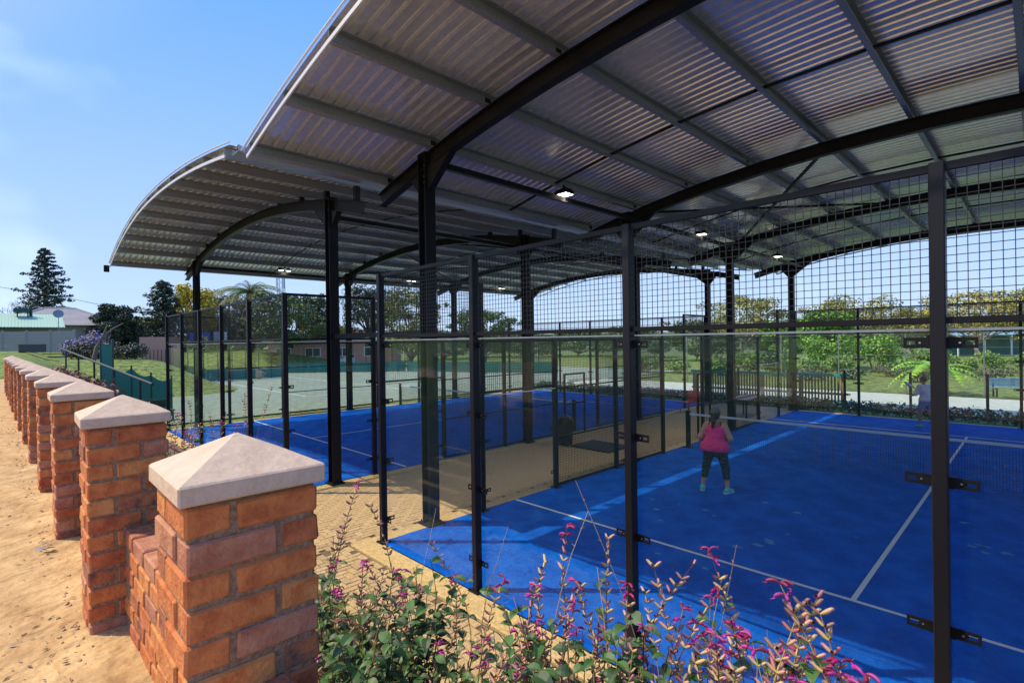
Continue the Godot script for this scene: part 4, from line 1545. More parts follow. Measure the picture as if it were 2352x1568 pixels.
func shrub(called: String, label: String, p: Vector3, rad: Vector3, count: int, size: float, tones: Array, sd: int, group := "", category := "shrub") -> Node3D:
	var r := RandomNumberGenerator.new()
	r.seed = sd
	var t := thing(called, label, category, p, group)
	var g := Geo.new()
	var st := Geo.new()
	for i in 7:
		var c := Vector3(r.randf_range(-0.55, 0.55) * rad.x, rad.y * r.randf_range(0.5, 1.1), r.randf_range(-0.55, 0.55) * rad.z)
		limb(st, r, Vector3(c.x * 0.2, -0.1, c.z * 0.2), c, 0.03, 0.01, 4)
		leaf_ball(g, r, c, rad * Vector3(0.5, 0.55, 0.5), count / 7, size, tones)
	part(st, "stems", M.bark, t)
	part(g, "foliage", M.leaf_tree, t)
	return t


func tonal(r: float, g: float, b: float) -> Array:
	return [Color(r, g, b), Color(r * 0.7, g * 0.75, b * 0.8), Color(r * 1.25, g * 1.2, b), Color(r * 0.5, g * 0.6, b * 0.7)]


# ---------------------------------------------------------------- things between and behind the courts
func build_between() -> void:
	var bag := thing("wheeled_bin", "black wheeled bin with a domed lid on the paved walk", "bin", Vector3(-2.66, 0.0, -7.4))
	var g := Geo.new()
	g.lathe([Vector2(0.0, 0.03), Vector2(0.20, 0.03), Vector2(0.24, 0.55), Vector2(0.25, 0.58), Vector2(0.25, 0.62)], 18)
	part(g, "body", M.rubber, bag)
	var lid := Geo.new()
	lid.lathe([Vector2(0.255, 0.62), Vector2(0.24, 0.72), Vector2(0.16, 0.80), Vector2(0.0, 0.82)], 18)
	part(lid, "lid", M.black_steel, bag)
	var hd := Geo.new()
	var hp := []
	var hr := []
	for k in 9:
		var a := PI * k / 8
		hp.append(Vector3(0.2 * cos(a), 0.76 + 0.12 * sin(a), 0.0))
		hr.append(0.012)
	hd.tube(hp, hr, 6)
	part(hd, "handle", M.steel_grey, bag)
	for s in [-1, 1]:
		var wh := Geo.new()
		wh.tube([Vector3(s * 0.21, 0.07, 0.16), Vector3(s * 0.25, 0.07, 0.16)], [0.07, 0.07], 14)
		part(wh, "wheel", M.rubber, bag)
	var mt := Geo.new()
	mt.cham(Vector3(0, 0.02, 0), Vector3(1.3, 0.04, 1.1), 0.01)
	var mo := part(mt, "rubber_mat", M.black_strap, self, Vector3(-1.75, 0.0, -7.85))
	tag(mo, "dark rubber mat laid on the paved walk behind the bin", "mat")
	# slatted table with two benches
	var tb := thing("park_table", "grey plank table with steel legs standing on the paved walk", "table", Vector3(-0.95, 0, -15.9))
	tb.rotation.y = 0.1
	for k in 4:
		var p := Geo.new()
		p.cham(Vector3(-0.27 + 0.18 * k, 0.74, 0), Vector3(0.165, 0.035, 1.9), 0.005)
		part(p, "plank", M.grey_timber, tb)
	for z in [-0.7, 0.7]:
		for x in [-0.25, 0.25]:
			var p := Geo.new()
			p.bar(Vector3(x, 0, z), Vector3(x, 0.722, z), 0.05, 0.05)
			part(p, "leg", M.black_steel, tb)
		var cb := Geo.new()
		cb.bar(Vector3(-0.33, 0.69, z), Vector3(0.33, 0.69, z), 0.05, 0.05)
		part(cb, "cross_bar", M.black_steel, tb)
	var ch := thing("garden_chair", "red plastic garden chair at the edge of the empty court", "chair", Vector3(-3.05, 0, -15.6))
	ch.rotation.y = 1.2
	var s := Geo.new()
	s.cham(Vector3(0, 0.43, 0), Vector3(0.46, 0.035, 0.44), 0.01)
	part(s, "seat", M.red_plastic, ch)
	var bk := Geo.new()
	for k in 5:
		bk.cham(Vector3(-0.18 + 0.09 * k, 0.66, 0.23), Vector3(0.06, 0.42, 0.02), 0.005)
	bk.cham(Vector3(0, 0.88, 0.232), Vector3(0.46, 0.06, 0.024), 0.008)
	part(bk, "backrest", M.red_plastic, ch)
	for q in [Vector3(-0.2, 0, -0.2), Vector3(0.2, 0, -0.2), Vector3(-0.2, 0, 0.2), Vector3(0.2, 0, 0.2)]:
		var lg := Geo.new()
		lg.bar(q * 1.12, q + Vector3(0, 0.42, 0), 0.04, 0.03)
		part(lg, "leg", M.red_plastic, ch)
	for a in [[Vector3(-3.5, 0.0, -8.9), 0.0, "black tubular gate frame standing open at the empty court's entrance"], [Vector3(-0.32, 0.0, -11.2), 0.1, "black tubular gate frame at the entrance of the players' court"]]:
		var gt := thing("gate_frame", a[2], "gate", a[0])
		gt.rotation.y = a[1] + PI * 0.5
		var f := Geo.new()
		f.bar(Vector3(-0.5, 0.02, 0), Vector3(-0.5, 1.9, 0), 0.05, 0.05)
		f.bar(Vector3(0.5, 0.02, 0), Vector3(0.5, 1.9, 0), 0.05, 0.05)
		f.bar(Vector3(-0.525, 1.925, 0), Vector3(0.525, 1.925, 0), 0.05, 0.05)
		f.bar(Vector3(-0.475, 1.0, 0), Vector3(0.475, 1.0, 0), 0.05, 0.05)
		part(f, "frame", M.black_steel, gt)
	# a low hedge behind each court
	var r := RandomNumberGenerator.new()
	r.seed = 51
	for hx in [[BX - 0.5, BX + W + 0.3, "behind the empty court"], [-3.4, W + 3.0, "behind the players' court"]]:
		var t := thing("low_hedge", "low dark ivy hedge running along the far kerb " + hx[2], "hedge", Vector3(0, 0, -19.75), "hedges along the far kerb")
		var hg := Geo.new()
		var x: float = hx[0]
		while x < hx[1]:
			leaf_ball(hg, r, Vector3(x, 0.2 + r.randf() * 0.06, r.randfn() * 0.08), Vector3(0.24, 0.24 + r.randf() * 0.08, 0.28), 34, 0.075, [Color(0.02, 0.075, 0.025), Color(0.035, 0.12, 0.035), Color(0.06, 0.16, 0.05), Color(0.014, 0.045, 0.018)])
			x += 0.11
		part(hg, "foliage", M.leaf_tree, t)


func fence_line(label: String, a: Vector3, b: Vector3, n: int, h: float, m: Material, wires: int, thick := 0.05, group := "") -> Node3D:
	var t := thing("post_fence", label, "fence", a, group)
	for i in n + 1:
		var p := Geo.new()
		p.tube([Vector3.ZERO, Vector3(0, h, 0)], [thick * 0.5, thick * 0.5], 7)
		part(p, "post", m, t, (b - a) * i / n)
	for k in wires:
		var g := Geo.new()
		var y := h * (k + 1.0) / wires - 0.03
		g.bar(Vector3(0, y, 0), b - a + Vector3(0, y, 0), 0.012, 0.012)
		part(g, "wire", m, t)
	return t


func build_right_background() -> void:
	fence_line("black low fence posts and wires beside the ivy hedge", Vector3(-3.0, 0, -20.4), Vector3(12.0, 0, -20.4), 7, 1.6, M.black_steel, 2, 0.09)
	fence_line("tall thin grey chain fence posts beyond the pale court", Vector3(-16, 0, -29.2), Vector3(26.0, 0, -29.2), 14, 3.2, M.steel_grey, 8, 0.06)
	# picket fence with a teal rail
	var t := thing("picket_fence", "timber picket fence with a teal top rail behind the ivy hedge", "fence", Vector3(-5.6, 0, -21.2))
	for i in 54:
		var g := Geo.new()
		g.cham(Vector3(i * 0.125, 0.66, -0.025 * i * 0.3), Vector3(0.07, 1.2, 0.03), 0.005)
		part(g, "picket", M.timber, t)
	var g := Geo.new()
	g.bar(Vector3(-0.1, 1.32, 0.02), Vector3(6.8, 1.32, -0.42), 0.10, 0.12)
	part(g, "top_rail", M.teal, t)
	var g2 := Geo.new()
	g2.bar(Vector3(-0.1, 0.5, -0.04), Vector3(6.8, 0.5, -0.47), 0.05, 0.09)
	part(g2, "lower_rail", M.timber, t)
	for i in 5:
		var p := Geo.new()
		p.bar(Vector3(i * 1.65, 0, -0.09 - 0.015 * i), Vector3(i * 1.65, 1.25, -0.09 - 0.015 * i), 0.09, 0.09)
		part(p, "post", M.timber, t)
	# blue bench beyond the hedge
	var b := thing("park_bench", "pale blue slatted bench on the grass beyond the pale court", "bench", Vector3(6.0, 0, -29.9))
	b.rotation.y = 0.4
	for k in 3:
		var s := Geo.new()
		s.cham(Vector3(0, 0.44, -0.12 + 0.13 * k), Vector3(1.7, 0.035, 0.11), 0.006)
		part(s, "seat_slat", M.bench_blue, b)
		var s2 := Geo.new()
		s2.cham(Vector3(0, 0.58 + 0.13 * k, -0.22), Vector3(1.7, 0.11, 0.03), 0.006)
		part(s2, "back_slat", M.bench_blue, b)
	for x in [-0.7, 0.7]:
		var l := Geo.new()
		l.bar(Vector3(x, 0, -0.2), Vector3(x, 0.9, -0.245), 0.05, 0.05)
		l.bar(Vector3(x, 0, 0.16), Vector3(x, 0.42, 0.16), 0.05, 0.05)
		l.bar(Vector3(x, 0.41, -0.2), Vector3(x, 0.41, 0.18), 0.05, 0.04)
		part(l, "leg", M.black_steel, b)
	# tree fern on the lawn
	var f := thing("tree_fern", "bright green tree fern with spreading fronds on the lawn", "plant", on(2040, 938, 1, 0.0) + Vector3(0.6, 0, -8.0))
	var tk := Geo.new()
	tk.tube([Vector3(0, -0.1, 0), Vector3(0, 1.15, 0)], [0.14, 0.11], 8, false)
	part(tk, "trunk", M.bark, f)
	var r := RandomNumberGenerator.new()
	r.seed = 77
	for i in 16:
		var a := i * 2.399
		var d := Vector3(cos(a), 0, sin(a))
		var fr := Geo.new()
		var p := Vector3(0, 1.15, 0)
		var v := (d + Vector3(0, r.randf_range(0.35, 1.1), 0)).normalized()
		for k in 14:
			var q := p + v * 0.17
			v = (v + Vector3(0, -0.13, 0)).normalized()
			var wd := 0.36 * sin(PI * (k + 1.5) / 16.0)
			var sd := v.cross(Vector3.UP).normalized()
			fr.col = Color(0.22, 0.46, 0.02) * r.randf_range(0.7, 1.15)
			fr.tri(p, q, p.lerp(q, 0.7) + sd * wd - Vector3(0, wd * 0.3, 0))
			fr.tri(p, p.lerp(q, 0.7) - sd * wd - Vector3(0, wd * 0.3, 0), q)
			p = q
		part(fr, "frond", M.leaf_tree, f)
	# trees beyond
	var ol := [Color(0.25, 0.26, 0.06), Color(0.33, 0.34, 0.08), Color(0.17, 0.20, 0.06), Color(0.36, 0.32, 0.10)]
	var gr := tonal(0.16, 0.34, 0.02)
	var mid := tonal(0.10, 0.17, 0.05)
	for a in [[1715, 62.0, 8.4, 4.4, ol, 101, "pale trunked tree with thin olive leaves behind the picket fence", "pale_bark", 0.3], [1950, 64.0, 8.0, 6.0, ol, 102, "wide olive leaved tree with pale forked trunk beyond the lawn", "pale_bark", 0.3], [2095, 78.0, 7.4, 4.5, ol, 104, "smaller olive leaved tree behind the lawn", "pale_bark", 0.3], [2250, 56.0, 8.0, 6.2, [Color(0.34, 0.30, 0.06), Color(0.42, 0.36, 0.07), Color(0.22, 0.21, 0.06)], 105, "yellowish tree with a leaning pale trunk beside the blue roofed shed", "pale_bark", 0.3], [2420, 52.0, 8.2, 5.5, ol, 106, "broad yellowish tree with spreading grey limbs at the lawn's end", "pale_bark", 0.3], [1890, 50.0, 5.7, 3.2, gr, 107, "vivid green young tree in front of the olive trees", "bark", 0.2], [1790, 58.0, 5.0, 2.4, gr, 108, "vivid green bushy tree beside the pale trunked tree", "bark", 0.15], [1600, 70.0, 5.6, 5.0, mid, 109, "dark round tree far behind the picket fence", "bark", 0.1], [1450, 85.0, 5.2, 7.0, mid, 110, "dull green tree behind the empty court's hedge", "bark", 0.1], [1330, 95.0, 5.0, 8.0, mid, 111, "grey green tree far beyond the empty court", "bark", 0.1], [2000, 90.0, 6.5, 8.0, mid, 112, "dark green tree standing in deep shade behind the lawn", "bark", 0.05], [2180, 95.0, 6.5, 8.0, mid, 113, "dark leafy tree behind the yellowish trees", "bark", 0.05], [1840, 95.0, 6.2, 8.0, mid, 114, "dark leafy tree behind the vivid green young tree", "bark", 0.05], [2380, 90.0, 6.4, 8.0, mid, 115, "dark leafy tree behind the blue roofed shed", "bark", 0.05], [1690, 100.0, 6.0, 8.0, mid, 116, "dark leafy tree behind the pale trunked tree", "bark", 0.05]]:
		var p := at(a[0], 780, a[1])
		broad_tree("leafy_tree", a[6], Vector3(p.x, 0, p.z), a[2], a[3], a[4], a[5], "trees beyond the courts", a[7], 3600 if a[7] == "pale_bark" else 5200, 0.11 + a[1] * 0.0011, a[8])
	for a in [[2010, 44.0, 2.6, gr, 121, "vivid green round bush left of the tree fern"], [1905, 46.0, 2.9, gr, 122, "vivid green loose bush below the young tree"], [1780, 40.0, 1.6, mid, 123, "dull green bush behind the pickets"]]:
		var p := at(a[0], 780, a[1])
		shrub("round_bush", a[5], Vector3(p.x, 0, p.z), Vector3(a[2] * 0.8, a[2] * 0.8, a[2] * 0.8), 2200, 0.14, a[3], a[4], "bushes on the lawn")
	var lush := [[1865, 40.0, 1.5], [1930, 43.0, 1.9], [2070, 39.0, 1.3], [2130, 45.0, 2.2], [2210, 41.0, 1.2], [2290, 46.0, 1.6], [2370, 42.0, 1.5], [1720, 44.0, 1.9], [1650, 42.0, 1.6], [1480, 46.0, 1.8], [1560, 45.0, 1.6]]
	for i in lush.size():
		var p := at(lush[i][0], 780, lush[i][1])
		shrub("lush_shrub", "light green garden shrub growing on the lawn beyond the chain fence", Vector3(p.x, 0, p.z), Vector3(lush[i][2] * 0.9, lush[i][2] * 0.62, lush[i][2] * 0.9), 1300, 0.13, tonal(0.17, 0.30, 0.05), 160 + i, "garden shrubs beyond the chain fence")
	# dry bushes behind the fence
	var bush_at := [[2110, 33.0], [2290, 33.5], [2420, 34.0], [1850, 36.0], [1960, 36.0], [2050, 38.0]]
	for i in bush_at.size():
		var p := at(bush_at[i][0], 780, bush_at[i][1])
		shrub("low_shrub", "low dusty green shrub growing along the chain fence", Vector3(p.x, 0, p.z), Vector3(1.6, 0.55, 1.0), 900, 0.09, tonal(0.12, 0.16, 0.07), 130 + i, "shrubs along the chain fence")
	# shed with a pale blue roof
	var sp := at(2300, 780, 72.0)
	var sh := thing("open_shed", "long open shed with a pale blue sheet roof behind the yellowish trees", "shed", Vector3(sp.x, 0, sp.z))
	sh.rotation.y = 0.75
	var rf := Geo.new()
	rf.box(Vector3(0, 3.1, 0), Vector3(15, 0.1, 4.0), Basis(Vector3(1, 0, 0), 0.14))
	part(rf, "roof", mat("shed_roof", lin(0.22, 0.42, 0.48), 0.5), sh)
	var wl := Geo.new()
	wl.box(Vector3(0, 1.4, -1.4), Vector3(14.6, 2.8, 0.12))
	part(wl, "wall", mat("shed_wall", lin(0.05, 0.16, 0.14), 0.8), sh)
	for k in 5:
		var p := Geo.new()
		p.bar(Vector3(-7 + 3.5 * k, 0, 1.6), Vector3(-7 + 3.5 * k, 2.86, 1.6), 0.14, 0.14)
		part(p, "post", M.white_paint, sh)


# ---------------------------------------------------------------- left background
func build_left_background() -> void:
	# lawn bank plants: reddish shrubs beside the piers
	for i in 11:
		var x := -5.2 - 1.5 * i
		var z := 2.6 - 0.03 * i + (0.35 if i % 2 else -0.2)
		shrub("red_shrub", "reddish flowering shrub on the bank beside the row of piers", Vector3(x, ground_y(x, z) - 0.05, z), Vector3(0.85, 0.66, 0.75), 1500, 0.05, [Color(0.30, 0.10, 0.10), Color(0.22, 0.06, 0.07), Color(0.12, 0.12, 0.04), Color(0.38, 0.18, 0.15)], 200 + i, "reddish shrubs on the bank")
	# hand rail down the bank
	var hr := thing("hand_rail", "dark green pipe handrail sloping down the grassy bank", "railing", Vector3.ZERO)
	var a := Vector3(-22.5, 2.93, 2.35)
	var b := Vector3(-8.0, 2.08, 1.52)
	var g := Geo.new()
	g.tube([a, b], [0.035, 0.035], 8)
	part(g, "rail", M.rail_green, hr)
	for k in 5:
		var p := a.lerp(b, 0.08 + 0.21 * k)
		var pg := Geo.new()
		pg.tube([Vector3(p.x, ground_y(p.x, p.z) - 0.1, p.z), p], [0.03, 0.03], 7)
		part(pg, "post", M.rail_green, hr)
	# green shade netting on posts beyond the bank
	var sn := thing("shade_fence", "teal shade netting stretched on posts beyond the handrail", "fence", Vector3.ZERO)
	var pts := [at(230, 800, 22.0), at(258, 800, 22.0), at(300, 800, 22.0), at(345, 800, 22.0), at(392, 800, 22.0)]
	var tops := [3.2, 3.2, 2.05, 1.75, 1.6]
	for k in 5:
		pts[k].y = 0.0
		var pg := Geo.new()
		pg.tube([Vector3(pts[k].x, ground_y(pts[k].x, pts[k].z) - 0.05, pts[k].z), Vector3(pts[k].x, tops[k] + 0.12, pts[k].z)], [0.035, 0.035], 7)
		part(pg, "post", M.fence_green, sn)
		if k < 4:
			var ng := Geo.new()
			for q in 10:
				var u0 := q / 10.0
				var u1 := (q + 1) / 10.0
				var t0: Vector3 = pts[k].lerp(pts[k + 1], u0)
				var t1: Vector3 = pts[k].lerp(pts[k + 1], u1)
				var ya: float = (tops[k + 1] if k > 0 else 3.2) - 0.18 * sin(PI * u0)
				var yb: float = (tops[k + 1] if k > 0 else 3.2) - 0.18 * sin(PI * u1)
				if k > 0:
					ya += (tops[k] - tops[k + 1]) * (1.0 - u0) * (0.0 if k == 1 else 1.0)
					yb += (tops[k] - tops[k + 1]) * (1.0 - u1) * (0.0 if k == 1 else 1.0)
				var out := Vector3(0, 0, 0.01)
				var c := [Vector3(t0.x, ground_y(t0.x, t0.z), t0.z), Vector3(t1.x, ground_y(t1.x, t1.z), t1.z), Vector3(t1.x, yb, t1.z), Vector3(t0.x, ya, t0.z)]
				ng.quad(c[0] + out, c[1] + out, c[2] + out, c[3] + out)
				ng.quad(c[3] - out, c[2] - out, c[1] - out, c[0] - out)
			part(ng, "netting", M.shade_net, sn)
	# garden chairs by the court
	var proto: Node3D
	for k in 2:
		var p := at(322.0 + 44.0 * k, 890, 20.5)
		p.y = ground_y(p.x, p.z)
		if proto:
			copy_of(proto, p, 0.2)
			continue
		proto = thing("bench_seat", "dark green plastic bench seat beside the shade netting", "bench", p, "bench seats by the netting")
		var s := Geo.new()
		s.cham(Vector3(0, 0.42, 0), Vector3(0.5, 0.05, 0.9), 0.01)
		part(s, "seat", M.fence_green, proto)
		var bk := Geo.new()
		bk.cham(Vector3(-0.25, 0.68, 0), Vector3(0.05, 0.3, 0.9), 0.01)
		part(bk, "backrest", M.fence_green, proto)
		for q in [Vector3(-0.2, 0, -0.38), Vector3(0.2, 0, -0.38), Vector3(-0.2, 0, 0.38), Vector3(0.2, 0, 0.38)]:
			var lg := Geo.new()
			lg.bar(q, q + Vector3(0, 0.4, 0), 0.06, 0.05)
			part(lg, "leg", M.fence_green, proto)
	# houses
	var hp := at(40, 790, 46.0)
	hp.y = 3.25
	var h := thing("green_roof_house", "low house with a faded green corrugated roof behind a grey wall", "house", hp)
	h.rotation.y = 1.57
	var wl := Geo.new()
	wl.box(Vector3(-2.0, 0.9, -1.0), Vector3(10.0, 1.9, 4.0))
	part(wl, "wall", M.house_wall, h)
	var rf := Geo.new()
	for k in 48:
		var x := -7.0 + k * 0.21
		rf.box(Vector3(x + 0.05, 2.18, 0.1), Vector3(0.10, 0.03, 4.6), Basis(Vector3(1, 0, 0), 0.30))
		rf.box(Vector3(x + 0.155, 2.16, 0.1), Vector3(0.11, 0.03, 4.6), Basis(Vector3(1, 0, 0), 0.30))
	part(rf, "roof", M.green_roof, h)
	var vt := Geo.new()
	vt.box(Vector3(0.3, 3.1, -1.0), Vector3(1.1, 0.35, 0.8))
	vt.bar(Vector3(0.0, 2.3, -1.0), Vector3(0.0, 3.0, -1.0), 0.1, 0.1)
	vt.bar(Vector3(0.7, 2.3, -1.0), Vector3(0.7, 3.0, -1.0), 0.1, 0.1)
	vt.tube([Vector3(0.9, 2.4, -1.2), Vector3(0.9, 3.5, -1.2), Vector3(1.05, 3.65, -1.2)], [0.12, 0.12, 0.12], 8)
	part(vt, "water_heater", M.fence_green, h)
	# precast garden wall in front of it
	var gw := thing("garden_wall", "grey precast slab garden wall with posts in front of the houses", "wall", Vector3.ZERO)
	var w0 := at(-160, 790, 42.0)
	var w1 := at(170, 790, 42.0)
	for k in 7:
		var p := w0.lerp(w1, k / 6.0)
		p.y = 2.55
		var pg := Geo.new()
		pg.cham(p + Vector3(0, 0.9, 0), Vector3(0.16, 1.85, 0.16), 0.01)
		part(pg, "post", M.house_wall, gw)
		if k < 6:
			var n := w0.lerp(w1, (k + 1) / 6.0)
			n.y = 2.55
			for q in 6:
				var sg := Geo.new()
				sg.bar(p + Vector3(0, 0.15 + 0.29 * q, 0), n + Vector3(0, 0.15 + 0.29 * q, 0), 0.05, 0.28)
				part(sg, "slab", M.house_wall, gw)
	# tiled house
	var tp := at(140, 790, 58.0)
	tp.y = 3.3
	var th := thing("tiled_house", "grey house with a hipped tile roof beside the green roofed house", "house", tp)
	th.rotation.y = 1.5
	var tw := Geo.new()
	tw.box(Vector3(0, 0.95, 0), Vector3(9.5, 2.1, 7.0))
	part(tw, "wall", M.house_wall, th)
	var hw := 5.6
	var hd := 4.3
	for f in 4:
		for k in 14:
			var u0 := k / 14.0
			var u1 := (k + 1) / 14.0
			var tg := Geo.new()
			var e0: Array
			var ridge := [Vector3(-1.3, 4.0, 0), Vector3(1.3, 4.0, 0)]
			var cs := [Vector3(-hw, 2.0, hd), Vector3(hw, 2.0, hd), Vector3(hw, 2.0, -hd), Vector3(-hw, 2.0, -hd)]
			var ra: Vector3 = [ridge[0], ridge[1], ridge[1], ridge[0]][f]
			var rb: Vector3 = [ridge[1], ridge[1], ridge[0], ridge[0]][f]
			var la: Vector3 = cs[f]
			var lb: Vector3 = cs[(f + 1) % 4]
			var lift := Vector3(0, 0.05, 0)
			tg.quad(la.lerp(ra, u0) + lift, lb.lerp(rb, u0) + lift, lb.lerp(rb, u1), la.lerp(ra, u1))
			tg.quad(la.lerp(ra, u0), lb.lerp(rb, u0), lb.lerp(rb, u0) + lift, la.lerp(ra, u0) + lift)
			part(tg, "tile_course", M.tile_roof, th)
	var rg := Geo.new()
	rg.tube([Vector3(-1.3, 4.03, 0), Vector3(1.3, 4.03, 0)], [0.1, 0.1], 8)
	for c in [Vector3(-hw, 2.03, hd), Vector3(-hw, 2.03, -hd)]:
		rg.tube([c, Vector3(-1.3, 4.03, 0)], [0.1, 0.1], 8)
	for c in [Vector3(hw, 2.03, hd), Vector3(hw, 2.03, -hd)]:
		rg.tube([c, Vector3(1.3, 4.03, 0)], [0.1, 0.1], 8)
	part(rg, "ridge", M.tile_roof, th)
	# satellite dish
	var dp := at(134, 790, 44.0)
	var ds := thing("satellite_dish", "grey satellite dish on a thin mast at the end of the green roof", "dish", Vector3(dp.x, 4.7, dp.z))
	var dg := Geo.new()
	dg.lathe([Vector2(0.0, 0.0), Vector2(0.2, 0.02), Vector2(0.36, 0.08), Vector2(0.34, 0.09), Vector2(0.0, 0.03)], 18)
	var dm := part(dg, "bowl", mat("dish_grey", lin(0.22, 0.24, 0.28), 0.5), ds, Vector3(0, 1.1, 0))
	dm.rotation = Vector3(0.2, 0, -1.3)
	var mg := Geo.new()
	mg.tube([Vector3(0, -0.6, 0), Vector3(-0.05, 1.08, 0)], [0.025, 0.025], 6)
	part(mg, "mast", M.steel_grey, ds)
	# compost box on the lawn
	var cp := at(73, 790, 33.0)
	var cb := thing("covered_crate", "weathered dark crate with a pitched lid on the lawn", "crate", Vector3(cp.x, ground_y(cp.x, cp.z), cp.z))
	var cg := Geo.new()
	cg.cham(Vector3(0, 0.24, 0), Vector3(0.9, 0.5, 1.3), 0.02)
	part(cg, "body", mat("crate_wood", lin(0.09, 0.08, 0.075), 0.9), cb)
	var cl := Geo.new()
	cl.quad(Vector3(-0.5, 0.5, 0.72), Vector3(0.5, 0.5, 0.72), Vector3(0.5, 0.62, 0), Vector3(-0.5, 0.62, 0))
	cl.quad(Vector3(-0.5, 0.62, 0), Vector3(0.5, 0.62, 0), Vector3(0.5, 0.5, -0.72), Vector3(-0.5, 0.5, -0.72))
	part(cl, "lid", M.grey_timber, cb)
	# power line
	var pw := thing("power_line", "thin black overhead wire crossing the sky behind the tall conifer", "wire", Vector3.ZERO)
	var wg := Geo.new()
	wg.tube([at(-120, 640, 75.0), at(160, 685, 75.0), at(300, 715, 75.0), at(420, 738, 75.0)], [0.03, 0.03, 0.03, 0.03], 4)
	part(wg, "wire", M.rubber, pw)
	# trees
	var dk := [Color(0.030, 0.060, 0.040), Color(0.018, 0.042, 0.030), Color(0.045, 0.085, 0.045), Color(0.022, 0.05, 0.045)]
	var p0 := at(105, 790, 85.0)
	conifer("tall_conifer", "tall dark blue green conifer towering behind the tiled house", Vector3(p0.x, 1.0, p0.z), 18.8, 5.0, dk, 301, 0.08)
	p0 = at(375, 790, 60.0)
	conifer("dense_conifer", "dense dark conifer beside the yellow flowering tree", Vector3(p0.x, 1.0, p0.z), 9.8, 3.4, [Color(0.03, 0.055, 0.03), Color(0.05, 0.09, 0.04), Color(0.02, 0.04, 0.025)], 302, 0.02)
	for e in [[20, 80.0, 11.0, 303, "leafless grey tree left of the tall conifer"], [-60, 80.0, 11.0, 304, "leafless grey tree behind the green roof"], [200, 95.0, 7.5, 305, "leafless bluish tree behind the tiled house"], [235, 95.0, 7.0, 306, "leafless bluish tree beside the dark pine"], [165, 98.0, 7.5, 307, "leafless bluish tree beyond the roof ridge"]]:
		var p := at(e[0], 790, e[1])
		bare_tree(e[4], Vector3(p.x, 1.0, p.z), e[2], 0.8, e[3])
	var dg2 := tonal(0.045, 0.065, 0.03)
	for e in [[262, 58.0, 6.6, 2.2, dg2, 310, "dark open crowned pine behind the purple creeper", 0.3], [300, 66.0, 4.8, 2.4, tonal(0.05, 0.075, 0.035), 311, "small dark tree left of the dense conifer", 0.2], [335, 75.0, 6.0, 2.6, tonal(0.30, 0.27, 0.03), 312, "yellowish leaning tree behind the dense conifer", 0.2], [450, 64.0, 9.4, 2.8, [Color(0.50, 0.38, 0.01), Color(0.60, 0.48, 0.02), Color(0.36, 0.28, 0.01)], 313, "bright yellow flowering tree by the far canopy's column", 0.25], [520, 70.0, 9.0, 4.2, [Color(0.20, 0.15, 0.09), Color(0.27, 0.21, 0.12), Color(0.15, 0.13, 0.08)], 314, "brownish bare looking tree below the palm", 0.2], [600, 72.0, 6.2, 4.4, tonal(0.13, 0.11, 0.08), 315, "grey brown tree beside the palm", 0.15], [650, 60.0, 8.0, 4.4, tonal(0.10, 0.15, 0.03), 316, "dense green round tree behind the far court's corner", 0.15], [725, 66.0, 8.0, 2.8, tonal(0.06, 0.10, 0.03), 317, "dark green tree with a round top beside the clubhouse", 0.25], [850, 80.0, 12.5, 5.0, tonal(0.045, 0.07, 0.045), 318, "tall open dark gum tree behind the clubhouse", 0.35], [945, 62.0, 10.0, 4.2, tonal(0.20, 0.21, 0.02), 319, "tall yellow green tree behind the players' court corner", 0.1], [1110, 64.0, 7.4, 4.6, tonal(0.10, 0.16, 0.03), 320, "broad green tree beyond the empty court", 0.15], [760, 76.0, 5.6, 3.0, tonal(0.34, 0.30, 0.02), 321, "small yellow bush like tree behind the clubhouse", 0.1], [550, 66.0, 5.4, 3.8, tonal(0.10, 0.12, 0.04), 322, "olive hedge like tree behind the banner", 0.05], [480, 70.0, 5.2, 3.4, tonal(0.14, 0.13, 0.05), 323, "olive brown tree left of the banner", 0.05], [790, 84.0, 6.2, 4.0, tonal(0.20, 0.14, 0.14), 324, "pinkish blossom tree behind the clubhouse", 0.1], [1020, 90.0, 5.2, 7.0, tonal(0.10, 0.13, 0.05), 325, "low dull green tree far beyond the empty court", 0.05], [1200, 95.0, 5.0, 8.0, tonal(0.09, 0.12, 0.06), 326, "low grey green tree at the far lawn's edge", 0.05]]:
		var p := at(e[0], 790, e[1])
		broad_tree("garden_tree", e[6], Vector3(p.x, minf(1.4, ground_y(p.x, p.z)), p.z), e[2], e[3], e[4], e[5], "garden trees behind the tennis court", "bark", 4600, 0.12 + e[1] * 0.0010, e[7])
	var pp := at(575, 790, 62.0)
	palm("feathery palm with arching fronds and a brown skirt behind the far court", Vector3(pp.x, 0.3, pp.z), 8.9, 330)
	# purple creeper over a dark hedge, with an old leaning trunk
	var cpz := at(200, 790, 40.0)
	shrub("purple_creeper", "purple flowering creeper heaped over a dark hedge by the garden wall", Vector3(cpz.x, ground_y(cpz.x, cpz.z) - 0.2, cpz.z), Vector3(1.7, 1.5, 1.9), 3400, 0.10, [Color(0.30, 0.20, 0.52), Color(0.40, 0.30, 0.60), Color(0.05, 0.06, 0.03), Color(0.22, 0.20, 0.16)], 340, "", "creeper")
	for e in [[185, 39.0, 1.5], [215, 38.5, 1.4], [275, 38.0, 1.6], [310, 37.0, 1.5]]:
		var p := at(e[0], 790, e[1])
		shrub("dark_hedge", "dark overgrown hedge plant below the purple creeper", Vector3(p.x, ground_y(p.x, p.z) - 0.2, p.z), Vector3(1.5, e[2] * 0.62, 1.6), 1500, 0.09, tonal(0.05, 0.055, 0.03), 341 + int(e[0]), "dark hedge plants")
	var lt := at(225, 790, 35.0)
